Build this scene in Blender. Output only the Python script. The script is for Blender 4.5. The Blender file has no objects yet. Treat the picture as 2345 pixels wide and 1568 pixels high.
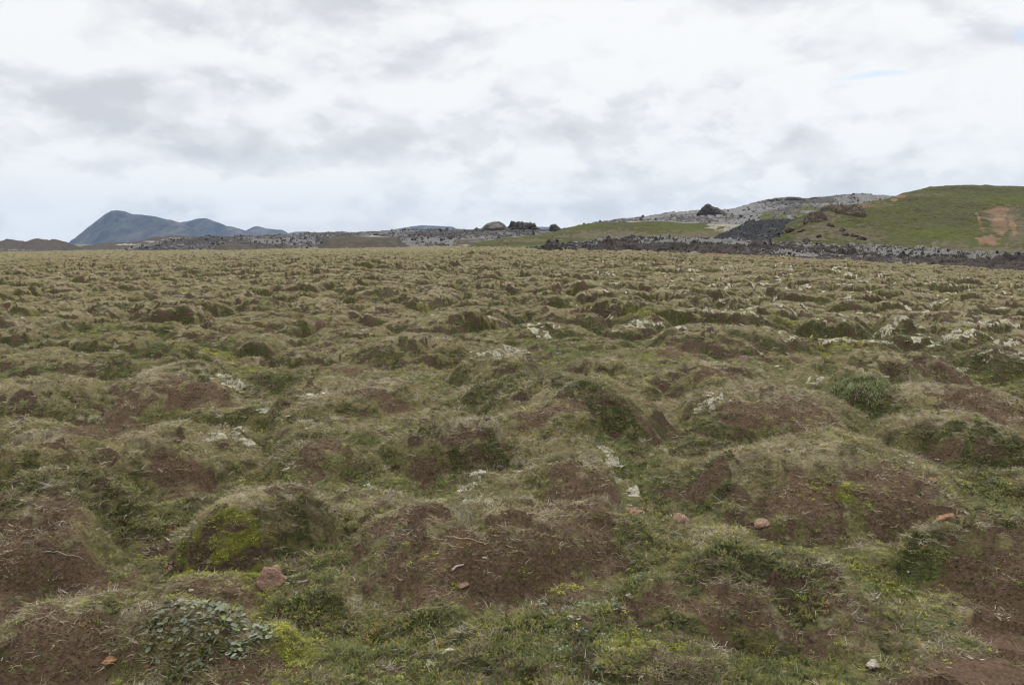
import bpy, bmesh, math, random
import numpy as np
from mathutils import Vector, Matrix
random.seed(5); rng = np.random.default_rng(11)
S = bpy.context.scene; COL = S.collection
W0 = 2345.0; F0 = 1841.0; CX0 = 1172.5; CY0 = 784.0        # measuring frame of the photograph
PITCH = math.radians(7.2); EYE = 1.7

# ---------------------------------------------------------------- camera, sky, sun, exposure
cd = bpy.data.cameras.new('camera'); cam = bpy.data.objects.new('camera', cd); COL.objects.link(cam)
cam.location = (0, 0, EYE); cam.rotation_euler = (math.pi/2 - PITCH, 0, 0)
cd.sensor_width = 36; cd.lens = 36 * F0 / W0; cd.clip_start = 0.05; cd.clip_end = 40000
S.camera = cam
S.view_settings.view_transform = 'Standard'; S.view_settings.look = 'None'
S.view_settings.exposure = 0.12; S.view_settings.gamma = 1
S.cycles.use_denoising = True; S.cycles.filter_width = 1.15; S.cycles.max_bounces = 6
SUN_EL, SUN_AZ = math.radians(48), math.radians(20)          # azimuth clockwise from +Y
sl = bpy.data.lights.new('sun', 'SUN'); sl.energy = 1.5; sl.angle = math.radians(10); sl.color = (1, .94, .83)
so = bpy.data.objects.new('sun', sl); COL.objects.link(so)
sd = Vector((math.sin(SUN_AZ)*math.cos(SUN_EL), math.cos(SUN_AZ)*math.cos(SUN_EL), math.sin(SUN_EL)))
so.rotation_euler = sd.to_track_quat('Z', 'Y').to_euler(); so.location = (0, 0, 50)

def ray(px, py):
    x = (px-CX0)/F0; v = -(py-CY0)/F0
    return np.array([x, math.cos(PITCH)+v*math.sin(PITCH), -math.sin(PITCH)+v*math.cos(PITCH)])
def elev(px, py):
    d = ray(px, py); return d[0]/d[1], d[2]/d[1]             # azimuth tangent, elevation tangent

class NT:
    """small node-tree writer"""
    def __init__(s, tree):
        s.t = tree; s.n = tree.nodes; s.l = tree.links; s.n.clear()
    def new(s, typ, **kw):
        n = s.n.new(typ)
        for k, v in kw.items(): setattr(n, k, v)
        return n
    def put(s, sock, v):
        if isinstance(v, bpy.types.NodeSocket): s.l.new(v, sock)
        elif v is not None:
            if isinstance(v, (tuple, list)) and len(v) == 3 and sock.type == 'RGBA': v = (*v, 1)
            sock.default_value = v
    def m(s, op, a, b=None, c=None, clamp=False):
        n = s.new('ShaderNodeMath', operation=op, use_clamp=clamp)
        s.put(n.inputs[0], a); s.put(n.inputs[1], b); s.put(n.inputs[2], c); return n.outputs[0]
    def mix(s, f, a, b):
        n = s.new('ShaderNodeMix', data_type='RGBA'); s.put(n.inputs[0], f); s.put(n.inputs[6], a); s.put(n.inputs[7], b)
        return n.outputs[2]
    def noise(s, vec, scale, detail=3, rough=.55, dist=0):
        n = s.new('ShaderNodeTexNoise'); s.put(n.inputs['Vector'], vec); n.inputs['Scale'].default_value = scale
        n.inputs['Detail'].default_value = detail; n.inputs['Roughness'].default_value = rough
        n.inputs['Distortion'].default_value = dist; return n.outputs['Fac']
    def rng(s, v, a, b, c=0.0, d=1.0, smooth=True):
        n = s.new('ShaderNodeMapRange'); n.interpolation_type = 'SMOOTHSTEP' if smooth else 'LINEAR'
        s.put(n.inputs[0], v); s.put(n.inputs[1], a); s.put(n.inputs[2], b); s.put(n.inputs[3], c); s.put(n.inputs[4], d)
        return n.outputs[0]
    def mapping(s, vec, scale=(1, 1, 1), loc=(0, 0, 0), rot=(0, 0, 0)):
        n = s.new('ShaderNodeMapping'); s.put(n.inputs[0], vec); n.inputs[1].default_value = loc
        n.inputs[2].default_value = rot; n.inputs[3].default_value = scale; return n.outputs[0]
    def attr(s, name):
        n = s.new('ShaderNodeAttribute', attribute_name=name); sp = s.new('ShaderNodeSeparateColor')
        s.l.new(n.outputs['Color'], sp.inputs[0]); return sp.outputs[0], sp.outputs[1], sp.outputs[2], n.outputs['Alpha']
    def ramp(s, f, stops, interp='LINEAR'):
        n = s.new('ShaderNodeValToRGB'); s.put(n.inputs[0], f); cr = n.color_ramp; cr.interpolation = interp
        while len(cr.elements) < len(stops): cr.elements.new(.5)
        for e, (p, c) in zip(cr.elements, stops): e.position = p; e.color = (*c, 1)
        return n.outputs[0]

w = bpy.data.worlds.new('World'); S.world = w; w.use_nodes = True
T = NT(w.node_tree)
tc = T.new('ShaderNodeTexCoord').outputs['Generated']
sx = T.new('ShaderNodeSeparateXYZ'); T.l.new(tc, sx.inputs[0]); X, Y, Z = sx.outputs
zc = T.m('MAXIMUM', Z, 0.0)
zz = T.m('ADD', zc, 0.20)
cv = T.new('ShaderNodeCombineXYZ'); T.l.new(T.m('DIVIDE', X, zz), cv.inputs[0]); T.l.new(T.m('DIVIDE', Y, zz), cv.inputs[1])
pv = cv.outputs[0]
sky = T.new('ShaderNodeTexSky', sky_type='NISHITA', sun_disc=False, sun_elevation=SUN_EL, sun_rotation=SUN_AZ)
ang = T.new('ShaderNodeCombineXYZ'); T.l.new(T.m('ARCTAN2', X, Y), ang.inputs[0]); T.l.new(T.m('MULTIPLY', T.m('ARCSINE', Z), 1.6), ang.inputs[1]); av = ang.outputs[0]
big = T.noise(T.mapping(pv, (.8, .8, 1), (3.1, 1.7, 0)), 1.0, 2, .5, .3)
mid = T.m('ADD', T.m('MULTIPLY', T.noise(T.mapping(pv, (1.1, 1.0, 1), (7.7, 2.2, 0)), 1.9, 6, .5, .35), .3), T.m('MULTIPLY', T.noise(T.mapping(av, (1, 1, 1), (3.7, 2.2, 0)), 3.6, 6, .5, .2), .7))
fine = T.noise(T.mapping(av, (1, 1.15, 1), (1.2, 9.4, 0)), 11, 9, .58, .15)
# the cloud deck's own thick (grey) and thin (bright) banks, by direction
ys = T.m('MAXIMUM', Y, 0.02)
az = T.m('DIVIDE', X, ys); el = T.m('DIVIDE', Z, ys)
front = T.rng(Y, 0.0, 0.3)
wob = T.m('SUBTRACT', mid, 0.5)
def bank(px, py, rx, ry, amt, k=.12):
    a0, e0 = elev(px, py)
    a1, _ = elev(px+rx, py); _, e1 = elev(px, py-ry)
    da = T.m('DIVIDE', T.m('ADD', T.m('SUBTRACT', az, a0), T.m('MULTIPLY', wob, k)), a1-a0)
    de = T.m('DIVIDE', T.m('ADD', T.m('SUBTRACT', el, e0), T.m('MULTIPLY', wob, k*.6)), e1-e0)
    q = T.m('ADD', T.m('MULTIPLY', da, da), T.m('MULTIPLY', de, de))
    g = T.m('EXPONENT', T.m('MULTIPLY', q, -1.0))
    return T.m('MULTIPLY', T.m('MULTIPLY', g, amt), front)
banks = None
for b in [(820, 20, 260, 70, .62), (430, 215, 400, 75, .45), (150, 265, 160, 60, .38), (1080, 312, 300, 32, .40), (620, 345, 400, 26, .28),
          (210, 372, 140, 22, .26), (900, 470, 700, 24, .20), (1480, 275, 420, 40, .16), (1500, 400, 600, 26, .16), (110, 110, 120, 40, -.1),
          (650, 110, 160, 40, .16), (1250, 75, 300, 90, -.25), (1650, 130, 450, 120, -.25), (120, 350, 200, 30, -.22), (560, 80, 130, 60, -.2),
          (2180, 200, 140, 130, -.25), (940, 235, 120, 60, -.12), (870, 400, 90, 16, -.16), (1690, 446, 50, 18, -.22), (380, 480, 500, 14, .05)]:
    v = bank(*b); banks = v if banks is None else T.m('ADD', banks, v)
fine2 = T.noise(T.mapping(av, (1, 1.15, 1), (1.2, 9.4-.05, 0)), 8, 5, .5, .3)
fine3 = T.noise(T.mapping(av, (1, 1.15, 1), (1.2, 9.4, 0)), 8, 5, .5, .3)
relief = T.m('MULTIPLY', T.m('SUBTRACT', fine3, fine2), 2.2)          # lit tops, grey undersides of the small heaps
grey = T.m('ADD', T.m('MULTIPLY', T.m('SUBTRACT', mid, .5), .9), T.m('MULTIPLY', T.m('SUBTRACT', fine, .5), .8))
puff = T.m('MULTIPLY', T.m('SUBTRACT', T.rng(fine, .43, .55), .5), T.rng(Z, .02, .5, .28, .16))
grey = T.m('ADD', grey, puff)
grey = T.m('ADD', grey, T.m('ADD', relief, T.m('MULTIPLY', T.m('SUBTRACT', big, .5), .4)))
grey = T.m('ADD', T.m('ADD', grey, .22), T.m('MULTIPLY', banks, 1.0), clamp=True)
cloud = T.ramp(grey, [(0, (9.1, 9.07, 9.0)), (.25, (8.6, 8.58, 8.58)), (.5, (7.7, 7.74, 7.85)), (.75, (6.9, 6.96, 7.12)), (1, (6.2, 6.27, 6.5))])
hz = T.rng(Z, -0.01, 0.10, 1, 0)
cloud = T.mix(T.m('MULTIPLY', hz, .3), cloud, (8.15, 8.22, 8.22))
# a few thin places let the blue through
gap = bank(2330, 85, 30, 26, 1.0, .05)
for b in [(2010, 172, 90, 12, 1.0, .10), (1450, 4, 50, 8, .9, .05), (2290, 20, 60, 14, .6, .06)]: gap = T.m('ADD', gap, bank(*b))
gap = T.m('MULTIPLY', T.rng(T.m('ADD', gap, T.m('MULTIPLY', wob, .8)), .35, 1.1), .6)
skycol = T.mix(gap, cloud, T.mix(.5, (5.5, 7.4, 10.2), sky.outputs[0]))
skycol = T.mix(.04, skycol, sky.outputs[0])
lift = T.new('ShaderNodeVectorMath', operation='SCALE'); T.l.new(skycol, lift.inputs[0])
T.l.new(T.rng(Z, .27, .9, 1.0, 2.55), lift.inputs['Scale']); skycol = lift.outputs[0]      # an overcast deck is brightest overhead
bg = T.new('ShaderNodeBackground'); T.l.new(skycol, bg.inputs[0]); bg.inputs[1].default_value = 0.1
T.l.new(bg.outputs[0], T.new('ShaderNodeOutputWorld').inputs[0])

# ---------------------------------------------------------------- numpy noise
def _h(ix, iy, seed):
    h = (ix.astype(np.int64)*374761393 + iy.astype(np.int64)*668265263 + seed*2246822519) & 0xffffffff
    h = ((h ^ (h >> 13))*1274126177) & 0xffffffff
    h = ((h ^ (h >> 16))*2654435761) & 0xffffffff
    return ((h ^ (h >> 15)) & 0xffffff)/float(0x1000000)
def gn(x, y, seed=0):
    x0 = np.floor(x); y0 = np.floor(y); fx = x-x0; fy = y-y0
    u = fx*fx*fx*(fx*(fx*6-15)+10); v = fy*fy*fy*(fy*(fy*6-15)+10)
    def g(dx, dy):
        a = _h(x0+dx, y0+dy, seed)*6.2831853
        return np.cos(a)*(fx-dx)+np.sin(a)*(fy-dy)
    a = g(0, 0); b = g(1, 0); c = g(0, 1); d = g(1, 1)
    return (a*(1-u)*(1-v)+b*u*(1-v)+c*(1-u)*v+d*u*v)*1.5
def fbm(x, y, seed=0, o=4, lac=2.03, gain=.5):
    s = np.zeros(np.shape(x)); a = 1.0; f = 1.0
    for i in range(o): s = s+a*gn(x*f, y*f, seed+i*17); a *= gain; f *= lac
    return s
def cells(x, y, seed=0):
    ix = np.floor(x); iy = np.floor(y); best = np.full(np.shape(x), 9.0); sec = best.copy(); idh = best.copy(); bx = best.copy(); by = best.copy()
    for i in (-1, 0, 1):
        for j in (-1, 0, 1):
            cx = ix+i; cy = iy+j
            dx = cx+.5+(_h(cx, cy, seed)-.5)*.85-x; dy = cy+.5+(_h(cx, cy, seed+1)-.5)*.85-y
            d = np.hypot(dx, dy); hh = _h(cx, cy, seed+2); m = d < best
            sec = np.where(m, best, np.minimum(sec, d)); best = np.where(m, d, best); idh = np.where(m, hh, idh)
            bx = np.where(m, dx, bx); by = np.where(m, dy, by)
    return best, sec, idh, bx, by
def ss(x, a, b):
    t = np.clip((x-a)/(b-a), 0, 1); return t*t*(3-2*t)

# ---------------------------------------------------------------- lie of the land
AZK = [-1.6, -.64, -.3, 0, .1, .33, .637, .9]; AZV = [.009, .009, .006, .0012, .0006, .0075, .0205, .021]
def base(x, y):
    r = np.hypot(x, y); a = np.clip(x/np.maximum(np.abs(y), .3*r+1e-6), -1.6, 1.6)
    s = (np.interp(a-.05, AZK, AZV)+np.interp(a, AZK, AZV)+np.interp(a+.05, AZK, AZV))/3
    s = np.where(y < 0, .004, s)
    rr = np.where(r > 900, 900+(r-900)*.35, r)
    return -s*rr*ss(r, 0, 6)
def base_hit(px, py, z=0.0):
    a, e = elev(px, py); ys = np.geomspace(1.2, 3000, 6000); zb = base(ys*a, ys)+z
    k = np.argmax(EYE+e*ys < zb)
    return (ys[k]*a, ys[k]) if EYE+e*ys[k] < zb[k] else (3000*a, 3000.)

# hummocks measured near the camera: (left, right, crest row, front row, height, skew)
HUM = [(800, 1420, 1185, 1400, .20), (640, 1010, 1165, 1290, .14), (1180, 1420, 1075, 1230, .17), (-60, 335, 1135, 1420, .24), (1610, 2240, 1045, 1270, .24),
       (1500, 1990, 905, 1050, .24), (1070, 1485, 890, 1075, .26), (620, 1060, 905, 1030, .24), (-40, 200, 1040, 1160, .2), (200, 560, 1035, 1165, .22),
       (560, 880, 1045, 1150, .16), (840, 1240, 1005, 1120, .22), (-100, 620, 1430, 1640, .14), (360, 600, 1335, 1440, .07), (390, 810, 1215, 1350, .22),
       (1440, 2050, 1335, 1530, .18), (2120, 2500, 1240, 1460, .20), (400, 720, 1525, 1640, .10), (1990, 2420, 985, 1110, .22), (1990, 2400, 910, 1000, .2),
       (1875, 2065, 880, 960, .24), (1055, 1265, 825, 905, .26), (1290, 1460, 835, 900, .22), (1460, 1810, 855, 940, .24), (-60, 260, 900, 1010, .25),
       (220, 610, 870, 1000, .26), (1840, 2260, 840, 905, .24), (1500, 1760, 765, 835, .26), (800, 1110, 785, 860, .26), (2190, 2420, 815, 890, .26),
       (1900, 2200, 1480, 1640, .07), (-80, 140, 1290, 1420, .10)]
domes = []
for (x0, x1, yc, yf, h) in HUM:
    fx, fy = base_hit((x0+x1)/2, yf); cx, cy = base_hit((x0+x1)/2, yc, h)
    L = max(cy-fy, .5); ry = L*.72; yc_ = fy+ry*1.0; xc = (x0+x1)/2
    cxw = elev(xc, yc)[0]*yc_; rx = (x1-x0)/2/F0*yc_*1.12
    domes.append((cxw, yc_, rx, ry, h))
TRX, TRY = base_hit(2340, 1545)
def hummocks(x, y):
    """height above the hollows and a 0..1 top measure"""
    wx = x+.20*fbm(x*1.1, y*1.1, 3, 3); wy = y+.20*fbm(x*1.1, y*1.1, 31, 3)
    acc = np.zeros(np.shape(x)); top = np.zeros(np.shape(x))
    for k, (cx, cy, rx, ry, h) in enumerate(domes):
        d2 = ((wx-cx)/rx)**2+((wy-cy)/ry)**2
        t = np.clip(1-d2**1.3, 0, 1)**1.0
        acc = np.maximum(acc, h*t*1.75); top = np.maximum(top, t)
    inside = ss(.80-np.abs(x/np.maximum(y, .3)), 0, .08)*(1-ss(y, 12, 16))*ss(y, 1.6, 2.4)
    qx = x+.45*fbm(x*.55, y*.55, 7, 3)+.10*fbm(x*2.2, y*2.2, 8, 2); qy = y+.45*fbm(x*.55, y*.55, 71, 3)+.10*fbm(x*2.2, y*2.2, 72, 2)
    d, sc, i, _, _ = cells(qx/1.55, qy/1.2, 5)
    e = np.clip((sc-d)/.56, 0, 1); t2 = 1-(1-e)**2.0
    amp = np.clip(.75+.7*fbm(x*.12, y*.12, 88, 2), .2, 1.3)
    H2 = (.16+.33*_frac(i*7.3))*t2*amp+.11*t2*(1-d)
    d, sc, i, _, _ = cells(qx/.85+9, qy/.60+4, 15)
    e = np.clip((sc-d)/.6, 0, 1); t3 = 1-(1-e)**2
    H2 = H2+(.015+.09*_frac(i*5.1)**1.3)*t3*(.5+.5*t2); T2 = np.clip(.75*t2+.35*t3*_frac(i*5.1), 0, 1)
    A = acc*inside; B = H2*(1-inside*(.5+.35*(1-ss(y, 4, 7.5))))*(1-.6*top*inside)
    H = np.maximum(A, B)+.35*np.minimum(A, B); H = H*(1-.85*(1-ss(np.hypot((x-TRX)/1.0, (y-TRY)/.5), .5, 1.2))); Tt = np.maximum(top*inside, T2*(1-.3*inside)); return H, Tt
def _frac(v): return v-np.floor(v)
def ruts(x, y):
    r = np.hypot(x, y)
    # eroded lips: small steps where the turf has torn on the tops
    e = fbm(x*1.5, y*1.9, 91, 3)
    return .06*ss(e, .18, .25)*ss(e, .75, .4)
def height(x, y, micro=True):
    H, Tt = hummocks(x, y)
    z = base(x, y)+H+.05*fbm(x*.16, y*.16, 40, 2)
    z = z+.055*fbm(x*2.3, y*2.3, 50, 3)*(.5+.5*Tt)
    z = z-ruts(x, y)*Tt
    if micro:
        r = np.hypot(x, y)
        z = z+.011*fbm(x*9, y*9, 60, 3)*(1+ss(r, 8, 20)*.5)+.0035*fbm(x*45, y*45, 66, 2)*(r < 14)
    return z
def hit(px, py, zoff=0.0):
    a, e = elev(px, py); yy = np.geomspace(1.5, 600, 9000); zb = height(yy*a, yy, False)+zoff
    k = int(np.argmax(EYE+e*yy < zb)); return np.array([yy[k]*a, yy[k], zb[k]-zoff])

# cover patches measured on the near ground: channel, column, row, half width, half height, strength
PATCH = {'trail': [(2345, 1490, 100, 60), (2290, 1545, 180, 50), (2130, 1585, 140, 26)],
         'soil': [(120, 1260, 190, 110), (60, 1350, 120, 60), (1130, 1290, 260, 80), (920, 1190, 150, 26), (1330, 1110, 110, 40), (1320, 1180, 110, 40), (1160, 1240, 120, 30),
                  (1850, 1150, 90, 50), (2110, 1165, 170, 60), (2020, 1085, 90, 25), (460, 920, 90, 26), (235, 1005, 70, 30), (400, 1065, 80, 26), (740, 1018, 70, 14), (955, 1078, 70, 28),
                  (880, 918, 90, 20), (1700, 935, 80, 22), (1860, 965, 90, 22), (2290, 1350, 130, 90), (2260, 1545, 200, 60), (170, 1510, 230, 80), (480, 1365, 90, 22), (560, 1555, 150, 30),
                  (1760, 1395, 230, 34), (2240, 930, 90, 26), (1060, 980, 60, 14), (1230, 945, 90, 18), (160, 1145, 90, 20), (1500, 1370, 50, 20), (1620, 1100, 70, 20), (400, 870, 50, 14), (1640, 855, 60, 10), (2210, 880, 60, 14),
                  (740, 740, 30, 12), (800, 845, 60, 10), (530, 765, 40, 8), (1530, 800, 40, 14), (1500, 1000, 60, 12), (2150, 1045, 70, 14)],
         'moss': [(490, 1250, 120, 48), (1000, 1288, 36, 12), (1240, 1352, 80, 16), (670, 1465, 60, 30), (1960, 785, 60, 14), (1870, 785, 30, 10), (1430, 1480, 60, 16), (1900, 1120, 70, 22), (1540, 1480, 30, 8)],
         'crow': [(1080, 1470, 420, 90), (1650, 1245, 240, 60), (340, 1150, 200, 70), (600, 880, 140, 40), (1400, 930, 120, 40), (1050, 1060, 160, 50), (2150, 1225, 160, 30), (1640, 1530, 280, 50),
                  (720, 1300, 140, 44), (1580, 1120, 130, 60), (1160, 865, 110, 36), (2200, 1060, 170, 50), (120, 1080, 130, 40), (2280, 1130, 100, 60), (1650, 1010, 150, 30), (320, 810, 80, 30), (560, 950, 80, 20), (2120, 790, 130, 22), (1330, 880, 60, 26),
                  (1980, 940, 80, 30), (250, 1400, 60, 40), (2250, 1190, 100, 30), (700, 1400, 100, 60), (2250, 850, 100, 40)],
         'lich': [(1075, 1100, 26, 26), (1180, 1074, 70, 10), (1395, 1035, 28, 30), (495, 1002, 60, 14), (565, 1008, 40, 10), (730, 905, 30, 8), (520, 868, 34, 14), (1150, 795, 70, 12), (1480, 745, 50, 9),
                  (1650, 718, 110, 12), (1590, 735, 60, 8), (1950, 878, 36, 9), (600, 950, 20, 20), (1455, 1115, 14, 10), (1700, 682, 30, 6), (1865, 873, 20, 8), (1640, 912, 40, 12), (1240, 745, 40, 10), (2320, 790, 40, 20), (2260, 745, 60, 8), (2080, 727, 30, 5), (1830, 800, 30, 8), (830, 735, 16, 8), (1450, 1010, 16, 12), (1580, 705, 60, 6)],
         'green': [(2010, 1335, 220, 34), (1480, 1240, 70, 60), (2180, 1470, 120, 50), (1380, 920, 60, 50), (1470, 1060, 50, 60), (2130, 1300, 120, 40), (560, 1500, 70, 30), (1000, 1480, 260, 50), (620, 900, 90, 30), (1740, 1560, 60, 40), (150, 1230, 40, 20), (1090, 925, 50, 20), (700, 1090, 90, 40), (540, 1200, 60, 20), (1970, 915, 95, 34), (2200, 1080, 140, 30), (1290, 800, 60, 20), (615, 690, 30, 10), (2030, 663, 24, 5)]}
PW = {}
for ch, L in PATCH.items():
    o = []
    for (px, py, rx, ry) in L:
        c = hit(px, py); a = hit(px, py-ry); b = hit(px, py+ry)
        o.append((c[0], c[1], rx/F0*c[1], min(max((a[1]-b[1])/2, ry/F0*c[1]*1.6), ry/F0*c[1]*7)))
    PW[ch] = o
def patch(ch, x, y, wx, wy):
    m = np.zeros(np.shape(x))
    for (cx, cy, rx, ry) in PW[ch]:
        k = min(1, rx/.45); d = np.sqrt(((x+(wx-x)*k-cx)/rx)**2+((y+(wy-y)*k-cy)/ry)**2); m = np.maximum(m, 1-ss(d, .45, 1.45))
    return m
PATH1 = [base_hit(px, py) for px, py in [(1480, 581), (1640, 590), (1740, 597), (1790, 603), (1830, 607), (1900, 610)]]
def path_mask(x, y):
    return np.maximum(path_far(x, y), patch('trail', x, y, x, y)*.97)
def path_far(x, y):
    m = np.full(np.shape(x), 99.)
    for (ax, ay), (bx, by) in zip(PATH1[:-1], PATH1[1:]):
        dx, dy = bx-ax, by-ay; t = np.clip(((x-ax)*dx+(y-ay)*dy)/(dx*dx+dy*dy), 0, 1)
        m = np.minimum(m, np.hypot(x-ax-t*dx, y-ay-t*dy))
    return 1-ss(m, .9, 2.2)
def cover(x, y, Tt, gy, H):
    """soil, moss, crowberry, lichen, green, straw; gy: slope facing the viewer side"""
    wx = x+.16*fbm(x*2.6, y*2.6, 101, 4); wy = y+.16*fbm(x*2.6, y*2.6, 102, 4)
    r = np.hypot(x, y)
    near = ss(.80-np.abs(x/np.maximum(y, .3)), 0, .08)*(1-ss(y, 9, 12))*(y > 1.5)
    X0, Y0 = x, y; y = y+1.5*H; x = x+.4*H      # patterns follow the surface down its steep sides
    n1 = fbm(x*.9, y*.9, 111, 4); n2 = fbm(x*1.7, y*1.7, 121, 4); n3 = fbm(x*.6, y*.6, 131, 4); n4 = fbm(x*3.1, y*3.1, 141, 3)
    rnd = 1-ss(r, 250, 420)
    soil = ss(n1*.5+n4*.7+.22*Tt+.6*np.clip(gy, 0, .8), .42, .80)*(1-.3*near)
    bare = patch('soil', X0, Y0, wx, wy); soil = np.maximum(soil, bare)
    crow = ss(n2*.6+1.0*np.clip(gy, -.2, .9)+.15*(1-Tt), .30, .80)*(1-.45*near)
    crow = np.maximum(crow, patch('crow', X0, Y0, wx, wy))
    moss = ss(n3*.8+.25*(1-Tt), .42, .7)*.55*(1-.6*near); moss = np.maximum(moss, patch('moss', X0, Y0, wx, wy))
    side = ss(X0/np.maximum(Y0, 1), -.15, .35)*ss(r, 9, 14)*(1-ss(r, 50, 90))
    lich = ss(fbm(x*.75, y*.75, 151, 3)+.45*n4+.28*side+.04*ss(r, 8, 20), .54, .80)*(.45+.5*side)*(1-.8*near)
    lich = np.maximum(lich, patch('lich', X0, Y0, wx, wy))
    green = ss(fbm(x*.5, y*.5, 161, 3)+.5*(1-Tt)-.2, .22, .6)*.8; green = np.maximum(green, patch('green', X0, Y0, wx, wy))
    er = fbm(X0*1.5, Y0*1.9, 91, 3); lip = ss(er, .08, .17)*ss(er, .34, .24)*ss(Tt, .3, .6); soil = np.maximum(soil, lip*(1-.6*near)*rnd)
    hf = ss(fbm(x*6.5, y*6.5, 171, 3), -.45, .45)+0*x; hg = ss(fbm(x*8, y*8, 181, 3), -.5, .4)
    soil = soil*(.45+.62*hf)*(1-near)+soil*(.50+.60*hf)*near; crow = crow*(.45+.6*hg); green = green*(.5+.5*(1-hf)); crow = crow*(1-.75*bare); green = green*(1-.5*bare); moss = moss*(1-.5*bare); lich = lich*(.22+.9*hg)*(1-.75*ss(np.abs(gy), .35, .9))
    tr = patch('trail', x, y, wx, wy); soil = np.maximum(soil, tr*1.1); bare = np.maximum(bare, tr)
    p = path_far(X0, Y0); soil = np.maximum(soil, p); lich = lich*(1-p); crow = crow*(1-p)
    farm = ss(r, 60, 220)
    soil = np.where(p > .4, soil, soil*(1-.6*farm)); lich = lich*(1-.5*farm)
    return soil*rnd, moss, crow, lich*rnd, green, bare

# ---------------------------------------------------------------- mesh and material helpers
def mesh_np(name, V, Fq, smooth=True):
    me = bpy.data.meshes.new(name); V = np.ascontiguousarray(V, np.float32); Fq = np.ascontiguousarray(Fq, np.int32)
    n, k = Fq.shape
    me.vertices.add(len(V)); me.vertices.foreach_set('co', V.ravel())
    me.loops.add(n*k); me.loops.foreach_set('vertex_index', Fq.ravel())
    me.polygons.add(n); me.polygons.foreach_set('loop_start', np.arange(0, n*k, k, dtype=np.int32))
    me.update(calc_edges=True); me.validate()
    if smooth: me.polygons.foreach_set('use_smooth', np.ones(len(me.polygons), bool))
    return me
def set_col(me, name, A):
    at = me.attributes.new(name, 'FLOAT_COLOR', 'POINT'); B = np.ones((len(me.vertices), 4), np.float32)
    B[:, :A.shape[1]] = A; at.data.foreach_set('color', B.ravel())
def link(name, me, m=None, parent=None, **props):
    o = bpy.data.objects.new(name, me); COL.objects.link(o)
    if m: me.materials.append(m)
    if parent: o.parent = parent
    for k, v in props.items(): o[k] = v
    return o
def grid_faces(nr, nc, wrap=False):
    i = np.arange(nr-1)[:, None]; j = np.arange(nc if wrap else nc-1)[None, :]; j2 = (j+1) % nc
    a = i*nc+j; b = i*nc+j2; c = (i+1)*nc+j2; d = (i+1)*nc+j
    return np.stack([a, b, c, d], -1).reshape(-1, 4)
def material(name, fn, rough=.9, spec=.2):
    m = bpy.data.materials.new(name); m.use_nodes = True; t = NT(m.node_tree)
    b = t.new('ShaderNodeBsdfPrincipled'); o = t.new('ShaderNodeOutputMaterial'); t.l.new(b.outputs[0], o.inputs[0])
    b.inputs['Roughness'].default_value = rough; b.inputs['Specular IOR Level'].default_value = spec
    r = fn(t, b)
    if r is not None: t.put(b.inputs['Base Color'], r)
    return m
def pos(t):
    return t.new('ShaderNodeNewGeometry').outputs['Position']
def normz(t):
    s = t.new('ShaderNodeSeparateXYZ'); t.l.new(t.new('ShaderNodeNewGeometry').outputs['Normal'], s.inputs[0]); return s.outputs[2]
def bump(t, b, h, dist, strength=1):
    n = t.new('ShaderNodeBump'); n.inputs['Distance'].default_value = dist; n.inputs['Strength'].default_value = strength
    t.put(n.inputs['Height'], h); t.l.new(n.outputs[0], b.inputs['Normal'])

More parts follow.
